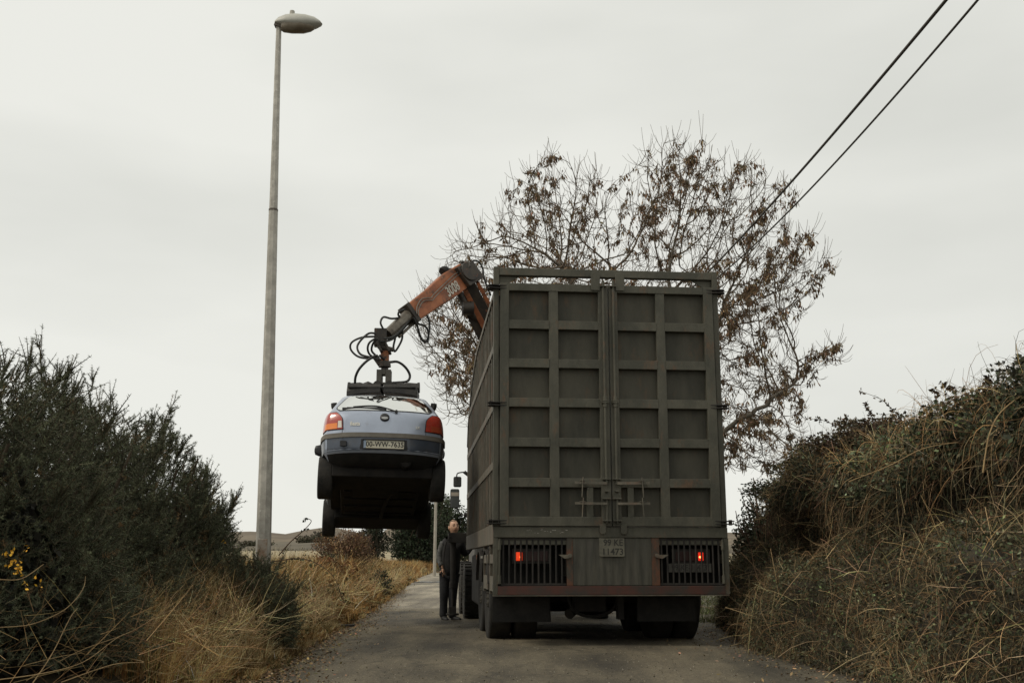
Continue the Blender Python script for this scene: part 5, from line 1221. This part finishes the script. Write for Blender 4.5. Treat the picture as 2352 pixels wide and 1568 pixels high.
# hedge lines on the far slopes: too far to count
n = 6000; u = rng.random(n); P = []
for a, b_, v, Y_, hh in ((690, 770, 1240, 600, 3.5), (560, 1060, 1263, 300, 1.0), (560, 620, 1250, 500, 2.5), (735, 750, 1232, 620, 4), (1700, 2300, 1258, 400, 2)):
    k = n//5; uu = a+(b_-a)*rng.random(k); p0 = np.array([list(at(x_, v, Y_)) for x_ in uu[:300]]); p0 = np.repeat(p0, k//300+1, 0)[:k]; p0 = p0+rng.normal(0, 1, (k, 3))*[hh*.5, hh, hh*.28]; P.append((p0, hh))
gr = []
for p0, hh in P:
    k = len(p0); V, F = leaves(p0, nrm(rdir(k)+[0, 0, .3]), rdir(k), rng.uniform(.2, .5, k)*hh, rng.uniform(.07, .16, k)*hh); gr.append((V, F, colv(k, (.06, .055, .035), .2)))
o = npmesh('distant_hedgerows', gr, M_grass); tag(o, kind='stuff', label='distant dark hedgerows on the hill slopes', cat='hedge')

# ------------------------------------------------------------------ RIGHT BANK
PR = np.array([(-.25, .0), (.0, .05), (.10, .35), (.18, .62), (.38, .88), (.80, .98), (1.18, 1.12), (1.22, 1.40), (1.00, 1.66), (.92, 1.90), (1.25, 2.15), (1.9, 2.28), (2.8, 2.3), (4.5, 2.1), (8, 1.6), (16, .4)])
PRt = np.linspace(0, 1, len(PR))
def bankpt(y, t, off=0):
    y = np.asarray(y, float); t = np.asarray(t, float)
    px_ = np.interp(t, PRt, PR[:, 0]); pz = np.interp(t, PRt, PR[:, 1])
    e = 1e-3; tx = np.interp(t+e, PRt, PR[:, 0])-px_; tz = np.interp(t+e, PRt, PR[:, 1])-pz; l_ = np.sqrt(tx*tx+tz*tz)+1e-9
    nx_, nz_ = -tz/l_, tx/l_
    lum = (.13*noise2(y, t*9, 1.7)+.09*noise2(y, t*14, 3.6, 2)+.04*noise2(y, t*30, 7, 4))*np.clip(t*8, 0, 1)*(1+.0*y)
    endf = sm(30, 22, y)
    hz = (1+.05*np.sin(y*.9+1)+.03*np.sin(y*2.3))
    x = footx(y)+px_+nx_*(lum+off); z = pz*hz*endf+nz_*(lum+off)+gz(y)
    return np.stack([x, y+0*x, z], -1), np.stack([nx_, -.25+0*nx_, nz_], -1)
yb = np.linspace(-6, 31, 150); tb = np.linspace(0, 1, 90); Yb, Tb = np.meshgrid(yb, tb, indexing='ij'); Pb, _ = bankpt(Yb, Tb, -.10)
i = np.arange(89)[None]+np.arange(149)[:, None]*90; F = np.stack([i, i+1, i+91, i+90], -1).reshape(-1, 4)
o = npmesh('bank', [(Pb.reshape(-1, 3), F, None)], mat('bank_soil', (.020, .017, .011), (.045, .035, .02), 5, .95, bump=.8, bscale=20), smooth=True); tag(o, kind='structure')
def bank_leaves(n, y0, y1, t0, t1, ls, col, off=(-.05, .12), var=.35, up=.1):
    y = y0+(y1-y0)*rng.random(n); t = t0+(t1-t0)*rng.random(n); P, N_ = bankpt(y, t, rng.uniform(off[0], off[1], n)); P = P+rng.normal(0, .02, P.shape)
    m_ = np.sin(y*3.1+t*21)+np.sin(y*1.3-t*31+1)+rng.normal(0, .5, n); 
    V, F = leaves(P, nrm(rdir(n)+[0, -.2, -.3+up]), nrm(N_+rng.normal(0, .6, P.shape)), rng.uniform(.6, 1.4, n)*ls, rng.uniform(.25, .42, n)*ls)
    c = colv(n, col, var, .08)*np.where(m_ > .4, 1.5, .85)[:, None]*np.where(rng.random(n) < .05, 2.6, 1)[:, None]; return V, F, np.clip(c, 0, .8)
def bank_strands(n, y0, y1, t0, t1, lmin, lmax, wid, pal, droop=.9, outw=.18, K=6, offs=(-.02, .10)):
    y = y0+(y1-y0)*rng.random(n); t = t0+(t1-t0)*rng.random(n); P, N_ = bankpt(y, t, rng.uniform(offs[0], offs[1], n)); N_ = nrm(N_)
    h1 = np.sin(np.round(y*2.3)*12.9+np.round(t*22)*78.2)*43758.5; h1 = h1-np.floor(h1)
    a = (h1-.5)*3.2+rng.normal(0, .95, n)
    d = nrm(np.stack([rng.normal(0, .35, n), np.sin(a), -np.cos(a)*.75+rng.normal(0, .5, n)], 1)+N_*outw*2)
    L_ = rng.uniform(lmin, lmax, n)[:, None]; s = np.linspace(0, 1, K)[None, :, None]
    Q = P[:, None]+d[:, None]*L_[:, None]*s+np.array([0, 0, -1.])*(droop*L_[:, None]*s**2*rng.random((n, 1, 1)))+N_[:, None]*L_[:, None]*outw*np.sin(s*np.pi)
    V, F = strands(Q, (wid*rng.uniform(.6, 1.3, n))[:, None]*np.linspace(1, .4, K)[None], 3)
    pal = np.array(pal); c = pal[np.clip((h1*len(pal)+rng.normal(0, 1.0, n)).astype(int), 0, len(pal)-1)]*np.exp(rng.normal(0, .45, (n, 1))+.55*(noise2(y, t*9, 1.3, 7)[:, None])); return V, F, np.repeat(np.clip(c, 0, .8), (K-1)*3, 0)
SP = [(.27, .20, .11), (.20, .11, .05), (.09, .07, .045), (.12, .075, .04), (.06, .055, .035), (.15, .085, .04), (.05, .055, .03), (.08, .07, .042), (.055, .05, .03), (.28, .20, .11)]
SD = [(.07, .055, .035), (.045, .045, .027), (.10, .07, .04), (.035, .04, .022), (.06, .045, .027)]
G_ = [bank_leaves(62000, 5, 26, .54, .86, .044, (.052, .058, .034), (-.06, .16)), bank_leaves(56000, 5, 20, .03, .5, .030, (.054, .053, .031), (-.05, .10)), bank_leaves(20000, 5, 22, .40, .62, .040, (.024, .024, .014), (-.05, .14))]
o = npmesh('bramble_undergrowth', G_, M_grass); tag(o, kind='stuff', label='dark bramble and ivy leaves covering the right bank', cat='undergrowth')
G_ = [bank_strands(4200, 5, 19, .04, .42, .10, .42, .0016, SP, .5, .10), bank_strands(1500, 5, 22, .52, .74, .2, .75, .0022, SP, .8, .16), bank_strands(2200, 5, 22, .38, .60, .2, .6, .0020, SD, .8, .1), bank_strands(3000, 5, 22, .64, .86, .2, .7, .0024, SP, .4, .2)]
G_ += [bank_strands(15000, 5, 18, .03, .42, .05, .20, .0017, SD+SP[:3], .3, .2, 4), bank_strands(9000, 5, 20, .45, .85, .06, .25, .0019, SD+SP[:3], .3, .2, 4)]
def cross(n, y0, y1, t0, t1, lmin, lmax, wid, base_, var):
    y = y0+(y1-y0)*rng.random(n); t = t0+(t1-t0)*rng.random(n); P, N_ = bankpt(y, t, rng.uniform(.0, .14, n)); N_ = nrm(N_)
    D = nrm(rdir(n)-N_*(N_*rdir(n)).sum(1)[:, None]*.8+N_*.12); L_ = rng.uniform(lmin, lmax, n)[:, None]; s = np.linspace(-.5, .5, 6)[None, :, None]
    Q = P[:, None]+D[:, None]*L_[:, None]*s+rng.normal(0, .5, (n, 1, 3))*L_[:, None]*(.25-s*s)*.5-np.array([0, 0, 1.])*L_[:, None]*s*s*.25
    V, F = strands(Q, wid*.8*np.array([1, 1, .9, .8, .6, .3])[None]*rng.uniform(.6, 1.3, (n, 1)), 3); return V, F, np.repeat(colv(n, base_, var, .08), 15, 0)
G_ += [bank_strands(3000, 5, 19, .04, .44, .10, .36, .0019, [(.26, .19, .10), (.15, .11, .06), (.085, .07, .04), (.20, .12, .06)], .9, .16), bank_strands(1300, 8, 17, .60, .74, .12, .5, .0026, [(.40, .30, .16), (.30, .18, .08)], 1.0, .25)]
G_ += [cross(1500, 5, 20, .05, .86, .25, .95, .0030, (.40, .29, .16), .5), cross(2600, 5, 20, .04, .86, .12, .5, .0022, (.26, .17, .085), .5), cross(1200, 5, 22, .45, .86, .3, .9, .0035, (.10, .06, .035), .4)]
o = npmesh('dead_bracken', G_, M_grass); tag(o, kind='stuff', label='tangled dead grass and bracken stems hanging on the right bank', cat='dead bracken')
# bushes along the crest, each a thing
crest = [(4.75, 8.2, .9, 1.0, .34, 'leafy bramble bush on the bank crest at the right edge', (.045, .045, .028)),
         (4.6, 9.9, .85, .9, .38, 'dark bramble bush on the bank crest, second from the right edge', (.038, .042, .024)),
         (4.6, 11.7, .9, 1.0, .42, 'greenish bramble bush near the middle of the bank crest', (.040, .048, .025)),
         (4.6, 13.6, .9, 1.0, .52, 'brown bramble bush left of the middle of the bank crest', (.06, .045, .027)),
         (4.65, 15.8, 1.0, 1.2, .50, 'dark low bush on the crest, second from the lorry', (.035, .038, .022)),
         (4.9, 18.6, 1.1, 1.4, .55, 'dark low bush on the crest, nearest to the lorry', (.032, .036, .021))]
for cx, cy, rx, ry, h, lab, c in crest:
    zb = float(bankpt(np.array([cy]), np.array([.74]))[0][0, 2])-.18
    g = leafbush('crest_bush', cx, cy, rx, ry, h+.1, 5200, lab, c, .048, M_bram, twigs=170); g.location.z = zb
leafbush('hedge_bush', 4.22, 17.3, .80, 1.1, 2.45, 9000, 'tall dark bush closest to the lorry, its leaves brushing the right rear corner', (.034, .037, .022), .055, M_bram, twigs=260)
leafbush('hedge_bush', 4.95, 20.6, .8, 1.2, 2.7, 6000, 'dark bush behind the lorry corner, under the drooping ash branches', (.030, .034, .020), .065, M_bram, twigs=200)
n = 9000; G_ = bank_leaves(n, 5, 17, .06, .42, .030, (.058, .070, .033), (-.02, .08)); G2 = bank_leaves(4000, 6, 12, .60, .80, .045, (.060, .078, .034), (.0, .12))
o = npmesh('green_weeds', [G_, G2], M_grass); tag(o, kind='stuff', label='fresher green weeds growing through the right bank', cat='weeds')
# arching canes poking into the sky
for k, (path, Y_, lab) in enumerate((([(2200, 935), (2195, 905), (2180, 890), (2155, 880)], 9.4, 'bramble spray curling left on the skyline near the right edge'),
        ([(2080, 975), (2050, 940), (2020, 915), (1975, 898)], 11.5, 'long bramble spray reaching left into the sky above the bank'),
        ([(2330, 900), (2335, 860), (2340, 835), (2350, 822)], 8.3, 'leafy spray standing up at the far right edge'),
        ([(2270, 905), (2262, 880), (2275, 862)], 9.0, 'short leafy spray between the two tallest on the skyline'),
        ([(2110, 960), (2140, 925), (2160, 905), (2140, 895)], 10.3, 'leafy spray hooked back on the skyline'),
        ([(1960, 1010), (1930, 985), (1890, 965), (1840, 960)], 13.0, 'thin bramble spray reaching toward the ash tree'),
        ([(2010, 985), (2000, 950), (1985, 925)], 12.2, 'thin upright bramble spray above the middle of the bank'),
        ([(1880, 1040), (1850, 1010), (1800, 1000)], 14.6, 'low bramble spray below the ash branches'),
        ([(1790, 1085), (1760, 1060), (1730, 1062)], 17.0, 'small bramble spray close to the lorry on the crest'))):
    bramble(path, Y_, lab, .005, 16, (.06, .042, .026), group='bramble sprays on the skyline')
m = MB(); m.tube([at(u, v, 7.6) for u, v in ((2258, 1085), (2264, 1040), (2275, 990), (2300, 945), (2352, 905), (2400, 880))], lambda t: .0065*(1-.4*t), 7, 5); o = m.build('pale_cane', M_cane, None, smooth=True); tag(o, 'pale bare cane arching over the bank near the right edge', 'stalk')
m = MB(); m.tube([at(u, v, 8.6) for u, v in ((1950, 1105), (2040, 1070), (2120, 1030), (2200, 1015))], .0038, 6, 5); o = m.build('pale_cane', M_cane, None, smooth=True); tag(o, 'slim pale cane arching flat across the upper bank', 'stalk')
# green grass fringe on the lay-by, past the lorry
n = 9000; y = 17+16*rng.random(n); x = er(y)+.4+rng.random(n)*(footx(y)-er(y)+.5); keep = (noise2(x, y, 1.4) > -.1) | (y > 24); x, y = x[keep], y[keep]; n = len(x)
P0 = np.stack([x, y, gz(y)+.02], 1); s = np.linspace(0, 1, 3)[None, :, None]; dr = rng.normal(0, .5, (n, 1, 3))*[1, 1, 0]; hh = rng.uniform(.04, .16, n)[:, None, None]
Q = P0[:, None]+np.array([0, 0, 1.])*hh*s+dr*hh*s**2; sa = rng.random(n)*6.28; V, F = ribbons(Q, np.full((n, 3), .006)*[1, .7, .2], np.stack([np.cos(sa), np.sin(sa), 0*sa], 1))
o = npmesh('green_grass', [(V, F, np.repeat(colv(n, (.10, .115, .045), .3), 2, 0))], M_grass); tag(o, kind='stuff', label='short green grass on the gravel lay-by beyond the lorry', cat='grass')
n = 8000; y = 8+20*rng.random(n)**1.7; x = el(y)+(er(y)+.3-el(y))*rng.random(n); z = gz(y)+.014+.03*(1-(2*np.clip((x-el(y))/(er(y)-el(y)), 0, 1)-1)**2)+.004
c0 = np.stack([x, y, z], 1); sz = rng.uniform(.0035, .008, n)*np.exp(rng.normal(0, .3, n)); tv = rdir(n*4).reshape(n, 4, 3)*sz[:, None, None]*[1, 1, .6]
V = (c0[:, None]+tv).reshape(-1, 3); F = (np.array([[0, 1, 2], [0, 2, 3], [0, 3, 1], [1, 3, 2]])[None]+(np.arange(n)*4)[:, None, None]).reshape(-1, 3)
pal = np.array([(.32, .28, .20), (.20, .17, .12), (.03, .027, .02), (.12, .10, .07), (.45, .41, .33)]); cc = pal[rng.integers(0, 5, n)]
o = npmesh('loose_grit', [(V, F, np.repeat(cc, 4, 0))], M_grass); tag(o, kind='stuff', label='loose grit and small stones scattered over the road', cat='grit')
m = MB(); m.loft([[Vector((-3.1+1.5*math.cos(a)*(1+.2*math.sin(3*a)), 51+1.7*math.sin(a)*(1+.25*math.sin(2*a+1)), z)) for a in [2*math.pi*k/24 for k in range(24)]] for z in (.046, .050)])
o = m.build('puddle', mat('puddle_water', (.03, .027, .022), rough=.25), None); tag(o, kind='structure')
# litter on the road
for u, v, lab, c, nm, ct in ((744, 1425, 'small white scrap lying on the verge edge', (.6, .57, .48), 'litter_scrap', 'litter'), (736, 1500, 'tiny pale scrap on the road edge nearest the camera', (.42, .34, .24), 'litter_scrap', 'litter')):
    r = ray(u, v); tt = (.07-CH)/r[2]; p = r*tt; m = MB(); m.loft([[Vector((a*.055, b_*.022, .008+.006*a+hh)) for a, b_ in ((-1, -.6), (-.2, -1), (1, -.3), (.8, .7), (-.3, 1))] for hh in (0, .006)])
    o = m.build(nm, mat(nm, c, rough=.7), None, bevel=.002); o.location = (p[0], p[1], gz(p[1])+.02); tag(o, lab, ct)
r = ray(795, 1444.5); p = r*((.06-CH)/r[2]); m = MB(); m.loft([[Vector((x_, y_, z_+h2)) for x_, y_, h2 in ((-.11, -.02, 0), (.11, -.012, 0), (.12, .02, 0), (-.10, .022, .0))] for z_ in (.0, .03)])
o = m.build('plastic_strip', M_bt, None, bevel=.004); o.location = (p[0], p[1], gz(p[1])+.03); o.rotation_euler = (0, 0, .12); tag(o, 'short black plastic strip lying on the left side of the road', 'litter')
